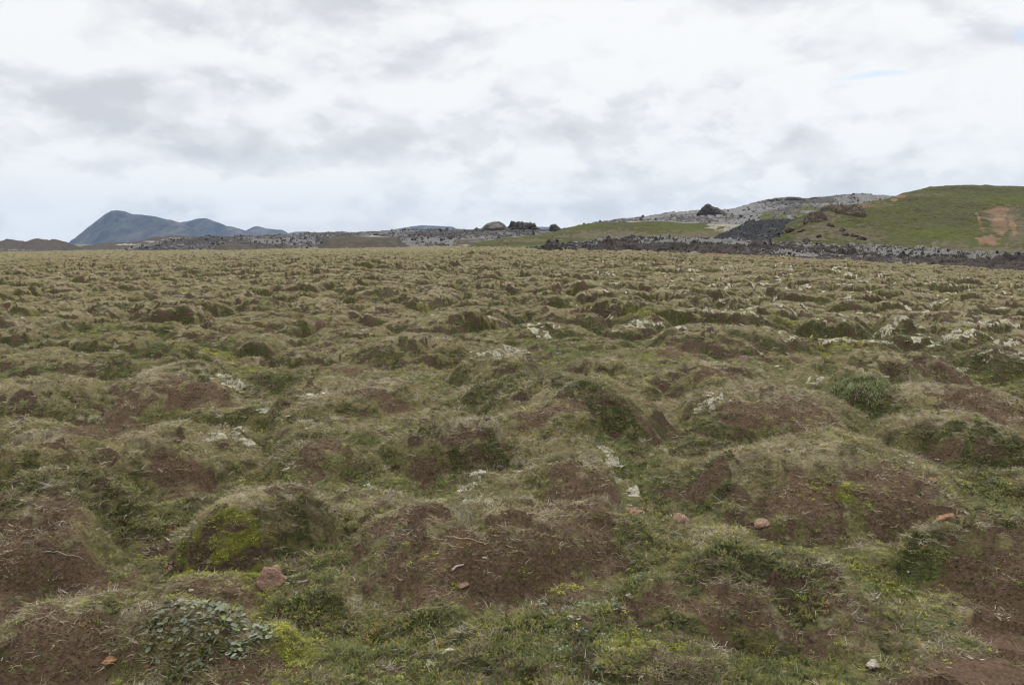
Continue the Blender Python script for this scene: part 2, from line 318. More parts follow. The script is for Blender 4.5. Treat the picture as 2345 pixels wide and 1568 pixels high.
# ---------------------------------------------------------------- tundra ground
def m_ground(t, b):
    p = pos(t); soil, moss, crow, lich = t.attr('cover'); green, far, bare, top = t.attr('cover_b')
    f1 = t.noise(p, 60, 4, .65); f2 = t.noise(p, 16, 4, .6); f3 = t.noise(p, 4.2, 4, .6); f4 = t.noise(p, 150, 2, .6); f5 = t.noise(p, 1.3, 3, .55)
    def sharp(v, lo=.35, hi=.62, k=.9, n=None):
        n = n or f2
        return t.rng(t.m('ADD', v, t.m('MULTIPLY', t.m('SUBTRACT', t.m('ADD', t.m('MULTIPLY', n, .6), t.m('MULTIPLY', f1, .4)), .5), k)), lo, hi)
    turf = t.ramp(f1, [(.25, (.050, .040, .019)), (.42, (.110, .094, .043)), (.55, (.185, .156, .078)), (.75, (.33, .285, .165))])
    turf = t.mix(t.rng(f3, .38, .65, 0, .45), turf, t.ramp(f2, [(.3, (.060, .042, .026)), (.6, (.135, .098, .058)), (.8, (.24, .195, .125))]))
    turf = t.mix(t.rng(f5, .4, .62, 0, .45), turf, (.122, .108, .042))
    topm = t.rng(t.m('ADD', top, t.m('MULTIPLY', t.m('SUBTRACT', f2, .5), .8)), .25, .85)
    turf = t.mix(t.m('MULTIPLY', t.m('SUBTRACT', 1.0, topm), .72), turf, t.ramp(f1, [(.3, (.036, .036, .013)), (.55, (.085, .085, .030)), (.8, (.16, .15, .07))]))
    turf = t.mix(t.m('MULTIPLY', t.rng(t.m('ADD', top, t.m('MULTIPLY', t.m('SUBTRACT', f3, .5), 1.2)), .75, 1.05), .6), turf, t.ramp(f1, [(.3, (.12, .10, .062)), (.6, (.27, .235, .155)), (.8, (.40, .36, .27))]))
    f6 = t.noise(p, 7.5, 4, .6); f7 = t.noise(t.mapping(p, (1, 1, 1), (5, 3, 2)), 6.0, 4, .62)
    turf = t.mix(t.m('MULTIPLY', t.rng(f6, .53, .63), .7), turf, t.ramp(f1, [(.3, (.030, .022, .015)), (.6, (.075, .055, .036)), (.8, (.15, .12, .085))]))
    turf = t.mix(t.m('MULTIPLY', t.rng(f7, .56, .66), .42), turf, t.ramp(f1, [(.3, (.17, .15, .10)), (.7, (.38, .345, .26))]))
    grn = t.ramp(f1, [(.3, (.028, .036, .012)), (.55, (.082, .096, .032)), (.75, (.18, .19, .078))])
    turf = t.mix(t.m('MULTIPLY', sharp(green), .75), turf, grn)
    cr = t.ramp(f1, [(.3, (.012, .015, .006)), (.5, (.038, .044, .015)), (.62, (.075, .062, .026)), (.8, (.15, .13, .085))])
    turf = t.mix(t.m('MULTIPLY', sharp(crow), .9), turf, cr)
    ms = t.ramp(f1, [(.3, (.048, .052, .010)), (.55, (.115, .118, .022)), (.8, (.20, .19, .045))])
    turf = t.mix(t.m('MULTIPLY', sharp(moss), .85), turf, ms)
    so = t.ramp(f1, [(.28, (.036, .024, .015)), (.5, (.084, .057, .036)), (.66, (.130, .092, .060)), (.82, (.23, .175, .12))])
    so = t.mix(t.rng(f3, .45, .7, 0, .6), so, (.102, .066, .041))
    so = t.mix(t.rng(bare, .1, .6, .62, 0), so, t.ramp(f1, [(.3, (.020, .014, .009)), (.55, (.052, .037, .023)), (.8, (.12, .092, .062))]))
    so = t.mix(t.m('MULTIPLY', far, .6), so, (.20, .125, .075))
    turf = t.mix(sharp(soil, .38, .58), turf, so)
    li = t.ramp(f1, [(.3, (.12, .11, .07)), (.48, (.30, .285, .21)), (.7, (.50, .475, .38))])
    turf = t.mix(sharp(lich, .45, .62, 1.2), turf, li)
    bump(t, b, t.m('ADD', t.m('MULTIPLY', f1, .5), t.m('ADD', f2, t.m('MULTIPLY', f4, .25))), .03, .8)
    return turf
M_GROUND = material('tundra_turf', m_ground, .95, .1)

print('ground')
th = np.concatenate([np.linspace(-math.pi, math.radians(-70), 40, endpoint=False), np.linspace(math.radians(-70), math.radians(-44), 170, endpoint=False), np.linspace(math.radians(-44), math.radians(44), 1220), np.linspace(math.radians(44), math.radians(70), 170, endpoint=False)[1:], np.linspace(math.radians(70), math.pi, 40, endpoint=False)])
rr = np.concatenate([[.02, .3, .7, 1.0, 1.3, 1.6, 1.8], np.geomspace(2.0, 16, 470, endpoint=False), np.geomspace(16, 120, 470, endpoint=False), np.geomspace(120, 500, 130, endpoint=False), np.geomspace(500, 9000, 46)])
R, TH = np.meshgrid(rr, th, indexing='ij'); GX = (R*np.sin(TH)).ravel(); GY = (R*np.cos(TH)).ravel()
def surf(x, y):
    z = height(x, y)
    e = .08; H, Tt = hummocks(x, y); Hb, _ = hummocks(x, y+e); return z, Tt, (Hb-H)/e*1.6, H
GZ, TT, GG, HH = surf(GX, GY)
C = cover(GX, GY, TT, GG, HH)
me = mesh_np('ground', np.stack([GX, GY, GZ], 1), grid_faces(len(rr), len(th), True)[:, ::-1])
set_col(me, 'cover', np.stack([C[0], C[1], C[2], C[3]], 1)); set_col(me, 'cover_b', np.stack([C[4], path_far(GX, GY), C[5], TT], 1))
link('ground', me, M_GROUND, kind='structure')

# ---------------------------------------------------------------- lofted land forms
def loft(name, foot, crest, nc, nr, g, back, disp=None, m=None, masks=None, sink=3.0, jag=None, nback=10, bury=0, **props):
    """real slope surface between a foot line and a crest line (column, row, distance), with a back slope"""
    foot = np.array(foot, float); crest = np.array(crest, float)
    u = np.linspace(0, 1, nc)
    def rs(P):
        s = (P[:, 0]-P[0, 0])/(P[-1, 0]-P[0, 0]); return [np.interp(u, s, P[:, k]) for k in range(3)]
    fx, fy, fY = rs(foot); cx, cy, cY = rs(crest)
    if bury: fy = fy+bury
    if jag: cy = cy+jag[0]*fbm(cx*jag[1], cx*0+3.3, 5, 4)
    fa = np.array([elev(a, b_) for a, b_ in zip(fx, fy)]); ca = np.array([elev(a, b_) for a, b_ in zip(cx, cy)])
    v = np.linspace(0, 1, nr); gv = g(v)
    rowsX, rowsY, rowsZ, rv = [], [], [], []
    z0 = EYE+fa[:, 1]*fY
    rowsX.append(fa[:, 0]*fY); rowsY.append(fY-.1); rowsZ.append(z0-sink); rv.append(0)
    for vi, gi in zip(v, gv):
        Yv = fY+(cY-fY)*vi; a = fa[:, 0]+(ca[:, 0]-fa[:, 0])*vi; e = fa[:, 1]+(ca[:, 1]-fa[:, 1])*gi
        rowsX.append(a*Yv); rowsY.append(Yv); rowsZ.append(EYE+e*Yv); rv.append(vi)
    zc = rowsZ[-1]; base_z = np.minimum(z0, zc)-sink
    for k in range(1, nback+1):
        q = k/nback; Yv = cY+back*q
        rowsX.append(ca[:, 0]*(cY+(Yv-cY)*.3)); rowsY.append(Yv); rowsZ.append(zc+(base_z-zc)*(q*q*(3-2*q))); rv.append(1+q)
    Xs = np.array(rowsX); Ys = np.array(rowsY); Zs = np.array(rowsZ); rv = np.array(rv)[:, None]*np.ones((1, nc))
    if disp is not None:
        d = disp(Xs, Ys, rv, u[None, :]*np.ones_like(Xs)); d[0] = 0; Zs = Zs+d
    me = mesh_np(name, np.stack([Xs.ravel(), Ys.ravel(), Zs.ravel()], 1), grid_faces(len(Xs), nc))
    if masks is not None:
        x, y, z = Xs.ravel(), Ys.ravel(), Zs.ravel()
        # where the surface points sit in the measuring frame, to lay measured vegetation and scree patches on the slope
        dz = z-EYE; dep = y*math.cos(PITCH)-dz*math.sin(PITCH); up = y*math.sin(PITCH)+dz*math.cos(PITCH)
        px = CX0+F0*x/dep; py = CY0-F0*up/dep
        set_col(me, 'cover', masks(px, py, x, y, rv.ravel()))
    return link(name, me, m, **props)
def ell(px, py, L, wob=0):
    m = np.zeros(len(px)); n = fbm(px*.06, py*.16, 77, 5)
    for e in L:
        cx, cy, rx, ry = e[:4]; sh = e[4] if len(e) > 4 else 0
        d = np.hypot((px-cx-sh*(py-cy))/rx, (py-cy)/ry)+n*wob; m = np.maximum(m, 1-ss(d, .6, 1.2))
    return m
def Z1(L, D): return [(x*.3418, 400.8+y*.3418, D) for x, y in L]
def Z2(L, D): return [(801.5+x*.3174, 429.4+y*.3174, D) for x, y in L]
def Z3(L, D): return [(1488.5+x*.3652, 372.1+y*.3652, D) for x, y in L]
gsin = lambda v: np.sin(v*math.pi/2)
glin = lambda v: v
gconv = lambda v: .55*v+.45*np.sin(v*math.pi/2)

def m_mount(t, b):
    p = pos(t); n = t.noise(p, .004, 5, .6); n2 = t.noise(t.mapping(p, (.012, .003, .0025)), 1, 4, .6)
    c = t.ramp(n2, [(.35, (.014, .012, .014)), (.52, (.040, .034, .035)), (.68, (.10, .076, .066))])
    return t.mix(t.rng(n, .52, .72, 0, .6), c, (.075, .082, .05))
M_MOUNT = material('distant_mountain_scree', m_mount, .95, .1)
def dmount(A, f):
    def fn(X, Y, v, u):
        taper = np.minimum(v, 1)*(1-np.minimum(v, 1))*4+.05
        gul = np.abs(gn(X*f*2.2, Y*f*.5, 9))+.5*np.abs(gn(X*f*5, Y*f*1.1, 19))
        return A*taper*(gul-.4)+A*.5*fbm(X*f*3, Y*f*3, 29, 4)*np.minimum(v*2, 1)*np.where(v > .93, .3, 1)
    return fn
print('mountains')
loft('mountain', [(148, 574, 5200), (420, 580, 5200), (700, 580, 5400)],
     Z1([(432, 476), (500, 425), (560, 374), (640, 312), (700, 265), (745, 238), (780, 236), (840, 245), (895, 264), (960, 266), (1050, 280), (1120, 299), (1150, 302), (1200, 317), (1260, 345), (1330, 380), (1400, 410), (1500, 440), (1900, 520)], 6000),
     420, 60, gconv, 900, dmount(22, .004), M_MOUNT, sink=40, kind='structure')
loft('mountain', [(380, 578, 6000), (560, 575, 6000), (690, 570, 6000)],
     Z1([(1120, 345), (1170, 325), (1200, 317), (1260, 308), (1330, 293), (1375, 290), (1420, 305), (1470, 320), (1510, 342), (1560, 347), (1600, 358), (1660, 378), (1760, 405), (1900, 440)], 6700),
     300, 50, gconv, 900, dmount(20, .004), M_MOUNT, sink=40, kind='structure')
loft('mountain', [(520, 570, 6800), (680, 568, 6800)],
     Z1([(1560, 400), (1640, 375), (1690, 350), (1725, 342), (1780, 358), (1850, 366), (1890, 368), (1925, 390), (1990, 430)], 7400),
     200, 40, gconv, 900, dmount(16, .004), M_MOUNT, sink=40, kind='structure')
loft('mountain', [(640, 562, 7600), (740, 562, 7600)], Z1([(1890, 400), (1930, 390), (1980, 380), (2050, 379), (2100, 387), (2150, 392), (2220, 410)], 8000),
     120, 24, gconv, 600, dmount(8, .004), M_MOUNT, sink=40, kind='structure')
loft('mountain', [(870, 560, 7600), (1060, 560, 7600)], Z2([(220, 325), (270, 311), (360, 295), (450, 280), (515, 273), (600, 276), (680, 280), (735, 282), (760, 292), (800, 318), (820, 340)], 8100),
     160, 24, gconv, 600, dmount(6, .004), M_MOUNT, sink=40, kind='structure')
loft('mountain', [(1150, 560, 7900), (1320, 560, 7900)], Z2([(1150, 300), (1300, 286), (1360, 283), (1430, 285), (1480, 290), (1600, 315)], 8300),
     100, 20, gconv, 500, dmount(5, .004), M_MOUNT, sink=40, kind='structure')

def lava_rough(X, Y, s, seed):
    """blocky broken lava crust, unit height"""
    wx = X/s+.35*fbm(X/s*.7, Y/s*.7, seed, 3); wy = Y/s+.35*fbm(X/s*.7, Y/s*.7, seed+4, 3)
    d, sc, i, bx, by = cells(wx, wy, seed+9); k = _frac(i*13.7); k2 = _frac(i*29.1)
    a = (i-.5)+(k-.5)*1.6*bx+(k2-.5)*1.6*by-.5*(1-ss(sc-d, 0, .18))
    d, sc, i, bx, by = cells(wx*2.6+3, wy*2.6, seed+29); k = _frac(i*13.7); k2 = _frac(i*29.1)
    b = (i-.5)+(k-.5)*1.6*bx+(k2-.5)*1.6*by-.5*(1-ss(sc-d, 0, .2))
    return a*.62+b*.34+.16*fbm(wx*5, wy*5, seed+60, 2)
def m_lava(scale, white, w_amt, dark=(.024, .022, .022), brown=(.065, .055, .048), lo=.50, hi=.62):
    def fn(t, b):
        p = pos(t); a, br, gr, _ = t.attr('cover')
        n1 = t.noise(p, scale, 5, .65); n2 = t.noise(p, scale*3.2, 3, .6); n3 = t.noise(p, scale*.22, 3, .55); nz = normz(t)
        c = t.ramp(n2, [(.3, dark), (.6, brown), (.85, tuple(v*1.9 for v in brown))])
        c = t.mix(t.m('MULTIPLY', br, .5), c, t.ramp(n2, [(.3, (.045, .033, .025)), (.6, (.085, .066, .05)), (.85, (.14, .115, .09))]))
        up = t.m('ADD', t.m('MULTIPLY', t.m('ADD', n1, t.m('MULTIPLY', n3, .5)), .66), t.m('MULTIPLY', t.m('SUBTRACT', nz, .8), .55))
        up = t.m('ADD', up, t.m('MULTIPLY', t.m('SUBTRACT', a, .5), .35))
        wm = t.m('MULTIPLY', t.rng(up, lo, hi), w_amt)
        c = t.mix(wm, c, t.mix(n2, tuple(v*.55 for v in white), tuple(v*1.2 for v in white)))
        c = t.mix(t.rng(t.m('ADD', gr, t.m('MULTIPLY', t.m('SUBTRACT', n1, .5), 1.0)), .4, .7), c, t.ramp(n1, [(.3, (.05, .055, .022)), (.6, (.10, .105, .04)), (.8, (.17, .16, .09))]))
        bump(t, b, t.m('ADD', n1, t.m('MULTIPLY', n2, .4)), 1.2/scale, .6)
        return c
    return fn
M_LAVA_FAR = material('pale_lichen_lava', m_lava(.45, (.20, .195, .19), .8, brown=(.075, .068, .064), lo=.53, hi=.66), .95, .15)
M_LAVA_SLOPE = material('grey_lichen_lava_slope', m_lava(.30, (.215, .21, .205), .85, dark=(.035, .033, .033), brown=(.090, .083, .078), lo=.46, hi=.64), .95, .15)
M_LAVA_FRONT = material('black_lava_crust', m_lava(.9, (.23, .225, .21), .8, dark=(.020, .018, .018), brown=(.052, .046, .043), lo=.565, hi=.68), .95, .2)
M_LAVA_DARK = material('fresh_black_lava', m_lava(.35, (.18, .18, .18), .42, dark=(.008, .008, .010), brown=(.020, .020, .023), lo=.62, hi=.72), .95, .2)

def m_tuff(t, b):           # smooth brown and pale pumice slopes
    p = pos(t); pale, green, _, _ = t.attr('cover'); n = t.noise(p, .25, 5, .65); n2 = t.noise(p, .04, 4, .6); n3 = t.noise(p, 1.5, 3, .6)
    c = t.ramp(n, [(.3, (.034, .028, .022)), (.6, (.062, .051, .040)), (.8, (.10, .084, .066))])
    c = t.mix(t.rng(t.m('ADD', green, t.m('MULTIPLY', t.m('SUBTRACT', n2, .5), 1.2)), .4, .8), c, t.ramp(n3, [(.3, (.075, .078, .028)), (.7, (.13, .125, .055))]))
    return t.mix(t.rng(t.m('ADD', pale, t.m('MULTIPLY', t.m('SUBTRACT', n, .5), 1.3)), .45, .75), c, t.mix(n3, (.25, .235, .20), (.42, .40, .36)))
M_TUFF = material('brown_pumice_slope', m_tuff, .95, .1)
bumpy = lambda A, f, seed: (lambda X, Y, v, u: A*fbm(X*f, Y*f, seed, 5)*np.clip(v*4, 0, 1)*np.clip((2-v)*3, 0, 1))
def nomask(px, py, x, y, v): return np.zeros((len(px), 3))+np.array([.5, 0, 0])

print('hills')
# small dark humps at the far left
loft('hill', [(-80, 581, 520), (80, 580, 520), (180, 578, 520)],
     Z1([(-240, 470), (-80, 450), (0, 447), (40, 437), (95, 434), (110, 440), (145, 462), (180, 446), (240, 434), (300, 438), (335, 440), (360, 435), (400, 445), (430, 470), (460, 495), (500, 520)], 640),
     300, 60, gconv, 90, (lambda X, Y, v, u: (.9*fbm(X*.06, Y*.06, 3, 4)+.9*lava_rough(X, Y, 6, 37))*np.clip(v*4, 0, 1)), M_LAVA_FAR,
     lambda px, py, x, y, v: np.stack([ell(px, py, [(30, 572, 80, 2.5)], .6)*.8-.25, v*0+.9, v*0], 1), kind='structure')
loft('hill', [(150, 578, 600), (300, 577, 600), (480, 575, 600)],
     Z1([(490, 505), (560, 480), (640, 468), (760, 453), (900, 448), (960, 440), (1020, 422), (1060, 415), (1100, 418), (1150, 410), (1215, 406), (1300, 412), (1350, 410), (1380, 418), (1440, 440)], 860),
     320, 50, gconv, 120, bumpy(1.2, .03, 13), M_TUFF,
     lambda px, py, x, y, v: np.stack([ell(px, py, [(300, 560, 45, 2.2), (300, 568, 26, 2), (395, 546, 26, 2.5), (350, 553, 20, 2)], .6)*.62, v*0, v*0], 1), kind='structure')
# the wide lichen-covered lava field behind the plain
lf_crest = Z1([(840, 512), (900, 487), (980, 470), (1060, 450), (1100, 435), (1200, 428), (1370, 418), (1415, 407), (1440, 412), (1500, 418), (1600, 415), (1700, 408), (1800, 403), (1860, 396), (1950, 400), (2000, 395), (2050, 390), (2120, 393), (2200, 395), (2250, 387), (2345, 388)], 520)+ \
    Z2([(150, 318), (300, 315), (400, 310), (560, 302), (620, 305), (700, 312), (800, 312), (900, 308), (1000, 305), (1100, 305), (1300, 300), (1400, 306), (1500, 300), (1600, 292), (1800, 300)], 520)
loft('lava_field', [(280, 574, 330), (480, 570, 330), (800, 564, 340), (1100, 560, 340), (1372, 560, 340)], lf_crest, 1100, 150, gconv, 60,
     lambda X, Y, v, u: (2.0*lava_rough(X, Y, 5.5, 3)+1.3*fbm(X*.03, Y*.03, 5, 3))*np.clip(v*3+.25, 0, 1)*np.where(v > .9, .7, 1), M_LAVA_FAR,
     lambda px, py, x, y, v: np.stack([.45+.6*fbm(x*.02, y*.03, 8, 3)+.5*ell(px, py, [(1000, 553, 150, 8), (640, 552, 80, 6)]), ell(px, py, [(560, 548, 60, 6), (780, 540, 80, 5)], .4)*.6, v*0], 1), bury=9, kind='structure')
loft('hill', [(485, 572, 300), (560, 571, 300), (596, 571, 300)], Z1([(1400, 530), (1450, 477), (1500, 464), (1560, 458), (1620, 458), (1670, 465), (1700, 478), (1770, 530)], 325), 120, 30, gsin, 20, bumpy(.25, .1, 23), M_TUFF, lambda px, py, x, y, v: np.stack([v*0, v*0, v*0], 1), bury=9, kind='structure')
loft('hill', [(735, 566, 300), (820, 565, 300), (925, 562, 300)], Z2([(-270, 470), (-170, 378), (-90, 358), (0, 352), (100, 349), (200, 349), (280, 352), (350, 360), (430, 470)], 330), 160, 30, gsin, 20, bumpy(.3, .1, 24), M_TUFF,
     lambda px, py, x, y, v: np.stack([ell(px, py, [(860, 541, 60, 2)], .3)*.6, v*0, v*0], 1), bury=9, kind='structure')
loft('hill', [(1025, 561, 300), (1080, 560, 300), (1130, 559, 300)], Z2([(700, 460), (780, 375), (850, 368), (900, 366), (960, 370), (1010, 460)], 340), 90, 24, gsin, 18, bumpy(.15, .1, 25), M_TUFF,
     lambda px, py, x, y, v: np.stack([v*0+.42, v*0, v*0], 1), bury=9, kind='structure')

# the long lava-covered flank that climbs to the right
sl_crest = Z2([(1430, 330), (1500, 302), (1650, 275), (1750, 258), (1880, 245), (1960, 218), (2060, 212), (2200, 200), (2345, 182)], 560)+ \
    Z3([(60, 324), (150, 315), (310, 298), (470, 292), (540, 282), (600, 268), (650, 255), (760, 236), (790, 228), (880, 219), (980, 228), (1100, 216), (1230, 203), (1350, 193), (1450, 198), (1550, 208), (1750, 250), (1900, 300)], 700)
loft('lava_slope', [(1270, 556, 330), (1500, 556, 330), (1900, 556, 330), (2180, 560, 330)], sl_crest, 900, 190, gconv, 120,
     lambda X, Y, v, u: (2.1*lava_rough(X, Y, 7, 33)+2.2*fbm(X*.02, Y*.02, 15, 4))*np.clip(v*3+.3, 0, 1)*np.where(v > .92, .6, 1), M_LAVA_SLOPE,
     lambda px, py, x, y, v: np.stack([.5+.7*fbm(x*.015, y*.02, 8, 3)-.6*ell(px, py, [(1810, 460, 30, 6), (1870, 458, 40, 8), (1950, 453, 30, 5)], .4)+.3*ell(px, py, [(1960, 450, 60, 8), (1700, 480, 80, 20)]),
                                       ell(px, py, [(1730, 478, 60, 5), (1770, 492, 50, 16), (1880, 465, 60, 8)], .4),
                                       ell(px, py, [(1757, 497, 24, 14), (1832, 495, 24, 12), (1850, 477, 26, 6), (1790, 500, 20, 10)], .4)], 1), kind='structure')
# green shoulder hill in front of it
gm_crest = Z2([(860, 450), (930, 399), (1050, 385), (1100, 368), (1250, 352), (1400, 332), (1500, 312), (1600, 292), (1700, 276), (1850, 258), (2000, 250), (2150, 245), (2345, 246)], 330)+ \
    Z3([(60, 370), (200, 376), (330, 384), (470, 384), (560, 390), (620, 395), (700, 390), (760, 395), (800, 430), (830, 480)], 330)
def m_hill(bright):
    def fn(t, b):
        p = pos(t); a, o, rk, _ = t.attr('cover'); n = t.noise(p, .12, 5, .62); n2 = t.noise(p, .9, 4, .65); n3 = t.noise(t.mapping(p, (1, .5, 1.6)), .035, 4, .6)
        g = t.ramp(n2, [(.28, (.022, .024, .008)), (.52, (.052, .053, .015)), (.75, (.098, .090, .032))])
        g = t.mix(t.rng(n3, .42, .58), g, t.ramp(n2, [(.3, (.034, .041, .008)), (.7, (.082, .092, .016))]))
        g = t.mix(t.m('MULTIPLY', t.rng(n, .48, .62), .55), g, t.ramp(n2, [(.3, (.030, .030, .015)), (.7, (.07, .062, .035))]))
        g = t.mix(t.rng(t.m('ADD', a, t.m('MULTIPLY', t.m('SUBTRACT', n, .5), 1.3)), .42, .75), g, t.ramp(n2, [(.3, (.11, .10, .075)), (.7, (.33, .31, .265))]))
        g = t.mix(t.rng(t.m('ADD', rk, t.m('MULTIPLY', t.m('SUBTRACT', n, .5), 1.3)), .42, .75, 0, .85), g, t.ramp(n2, [(.3, (.05, .042, .026)), (.55, (.105, .085, .055)), (.8, (.20, .165, .12))]))
        g = t.mix(t.rng(t.m('ADD', o, t.m('MULTIPLY', t.m('SUBTRACT', t.m('ADD', t.m('MULTIPLY', n, .5), t.m('MULTIPLY', n2, .5)), .5), 2.2)), .12, .9), g, t.ramp(n, [(.3, (.090, .062, .036)), (.55, (.16, .098, .058)), (.75, (.24, .17, .12))]))
        bump(t, b, t.m('ADD', n2, t.m('MULTIPLY', n, 2.0)), 1.2, .8)
        return g
    return fn
M_HILL = material('grassy_hill', m_hill(1), .95, .1)
loft('hill', [(1075, 561, 225), (1300, 565, 200), (1500, 566, 200), (1770, 562, 215)], gm_crest, 500, 90, gsin, 60,
     lambda X, Y, v, u: (.9*fbm(X*.05, Y*.05, 43, 5)+.15*lava_rough(X, Y, 1.5, 6))*np.clip(v*4, 0, 1)*np.where(v > .9, .4, 1), M_HILL,
     lambda px, py, x, y, v: np.stack([np.maximum(ss(v, .86, .97)*.8, ell(px, py, [(1680, 528, 40, 9, -.3), (1700, 518, 50, 5), (1650, 515, 30, 4), (1630, 522, 20, 3)], .5)), v*0, ell(px, py, [(1220, 550, 80, 5), (1600, 540, 130, 14), (1400, 538, 150, 14)], .6)*.75], 1), bury=5, kind='structure')
# dark tongue of fresh lava spilling between the hills
loft('lava_tongue', [(1625, 556, 190), (1700, 556, 190), (1790, 556, 188)], Z3([(560, 384), (640, 378), (800, 370), (965, 366), (1060, 374)], 318), 300, 140, glin, 15,
     lambda X, Y, v, u: (1.15*lava_rough(X, Y, 3.2, 53)+1.2-2.6*(np.abs(u-.52)*2)**6*np.clip(v, 0, 1))*np.clip(v*5+.3, 0, 1)*np.where(v > .95, .4, 1), M_LAVA_DARK, nomask, kind='structure')
# big green hill at the right
gh_crest = Z3([(770, 492), (805, 486), (870, 430), (960, 372), (1000, 320), (1080, 290), (1120, 272), (1300, 264), (1450, 240), (1550, 208), (1590, 190), (1660, 172), (1750, 152), (1850, 146), (1980, 141), (2100, 143), (2180, 150), (2345, 152), (2600, 165), (3000, 230)], 300)
gh_crest = [(x, y, 215+min(1, max(0, (x-1780)/420))*115) for x, y, _ in gh_crest]
slide = [(2286, 484, 24, 16), (2288, 510, 21, 30, .15), (2318, 515, 9, 24, .3), (2243, 505, 5, 26, .35), (2262, 550, 28, 12)]
loft('hill', [(1765, 562, 175), (1900, 566, 170), (2050, 574, 160), (2200, 584, 150), (2345, 592, 140), (2584, 604, 130)], gh_crest, 620, 170, lambda v: .35*v+.65*np.sin(v*math.pi/2), 90,
     lambda X, Y, v, u: (1.0*fbm(X*.035, Y*.035, 63, 5)+.35*fbm(X*.3, Y*.3, 83, 3))*np.clip(v*5, 0, 1)*np.where(v > .92, .45, 1), M_HILL,
     lambda px, py, x, y, v: np.stack([ell(px, py, [(2010, 520, 30, 16), (1985, 535, 26, 10)], .6)*.35,
                                       np.maximum(ell(px, py, slide, .5), .9*ell(px, py, [(2062, 450, 14, 5), (1990, 470, 20, 4), (2050, 457, 10, 4)], .3)),
                                       ell(px, py, [(1950, 535, 110, 24), (1880, 505, 60, 26), (1850, 540, 40, 18), (2000, 470, 60, 8), (2270, 572, 110, 10), (2130, 445, 60, 5), (2330, 540, 40, 40), (2180, 560, 60, 12), (2295, 505, 60, 45)], .5)*.7], 1), kind='structure')

# ---------------------------------------------------------------- lava flow in front
print('flow')
ft = [(1180, 572), (1195, 573), (1262, 576.5), (1405, 579.5), (1488, 581), (1635, 587.6), (1781, 594), (1927, 601), (2073, 608.5), (2219, 618), (2345, 626), (2560, 645), (2750, 668)]
foot = [(x, y, base_hit(x, y)[1]) for x, y in ft]
tp = Z2([(1215, 456), (1270, 448), (1340, 425), (1410, 410), (1470, 416), (1530, 405), (1620, 388), (1680, 392), (1750, 381), (1850, 377), (2050, 369), (2200, 374), (2345, 373)], 0)+ \
    Z3([(100, 482), (300, 480), (500, 487), (800, 501), (1200, 521), (1600, 541), (2000, 561), (2345, 576), (2700, 592), (3420, 640)], 0)
def fY(x): return float(np.interp(x, [f[0] for f in foot], [f[2] for f in foot]))
crest = [(x, y, fY(x)+6+46*min(1, max(0, (x-1190)/300))) for x, y, _ in tp]
def gflow(v): return np.where(v < .16, .60*np.sin(np.clip(v/.16, 0, 1)*math.pi/2), .60+.40*((np.maximum(v, .16)-.16)/.84)**.9)
def dflow(X, Y, v, u):
    r = .55*lava_rough(X, Y, 1.5, 73)+1.7*lava_rough(X, Y, 6.5, 173)*(.5+.5*ss(v, 0, .3))+.22*lava_rough(X, Y, .6, 273)+.5*fbm(X*.12, Y*.12, 4, 3)
    return r*np.clip(v*14+.15, 0, 1)*np.where(v > .8, 1-.55*ss(v, .8, 1), 1)*np.clip(u*30, .25, 1)
def flow_mask(px, py, x, y, v):
    return np.stack([.14+.72*ss(v, .12, .35)+.55*fbm(x*.07, y*.07, 33, 3)+.5*ell(px, py, [(1810, 577, 50, 5), (1580, 578, 22, 4), (1850, 582, 60, 5), (2080, 580, 90, 6), (1990, 572, 80, 5)], .3), .75*(1-ss(v, .08, .3)), v*0], 1)
loft('lava_flow', foot, crest, 1500, 230, gflow, 12, dflow, M_LAVA_FRONT, flow_mask, sink=2, kind='structure')

# ---------------------------------------------------------------- things on the skyline
def m_crag(dark, brown, pale, amt, sc):
    def fn(t, b):
        p = t.new('ShaderNodeTexCoord').outputs['Object']; n = t.noise(p, sc, 5, .65); n2 = t.noise(p, sc*5, 3, .6)
        c = t.ramp(n2, [(.3, dark), (.6, brown), (.85, tuple(v*1.6 for v in brown))])
        c = t.mix(t.m('MULTIPLY', t.rng(t.m('ADD', n, t.m('MULTIPLY', t.m('SUBTRACT', normz(t), .6), .35)), .50, .64), amt), c, pale)
        bump(t, b, t.m('ADD', n, n2), .6/sc, .7); return c
    return fn
M_CRAG_BLACK = material('black_spatter_rock', m_crag((.014, .013, .013), (.045, .037, .033), (.13, .125, .09), .6, .35), .95, .15)
M_CRAG_BROWN = material('brown_tuff_rock', m_crag((.030, .022, .016), (.115, .088, .064), (.20, .17, .12), .6, .8), .95, .15)
M_CONE = material('brown_cone_rock', m_crag((.024, .021, .02), (.065, .054, .048), (.24, .22, .20), .6, .3), .95, .15)
def raycast_z(px, py, names):
    d = Vector(ray(px, py)).normalized(); dg = bpy.context.evaluated_depsgraph_get()
    ok, loc, nrm, idx, ob, mt = S.ray_cast(dg, Vector((0, 0, EYE)), d)
    return loc if ok else None
bpy.context.view_layer.update()
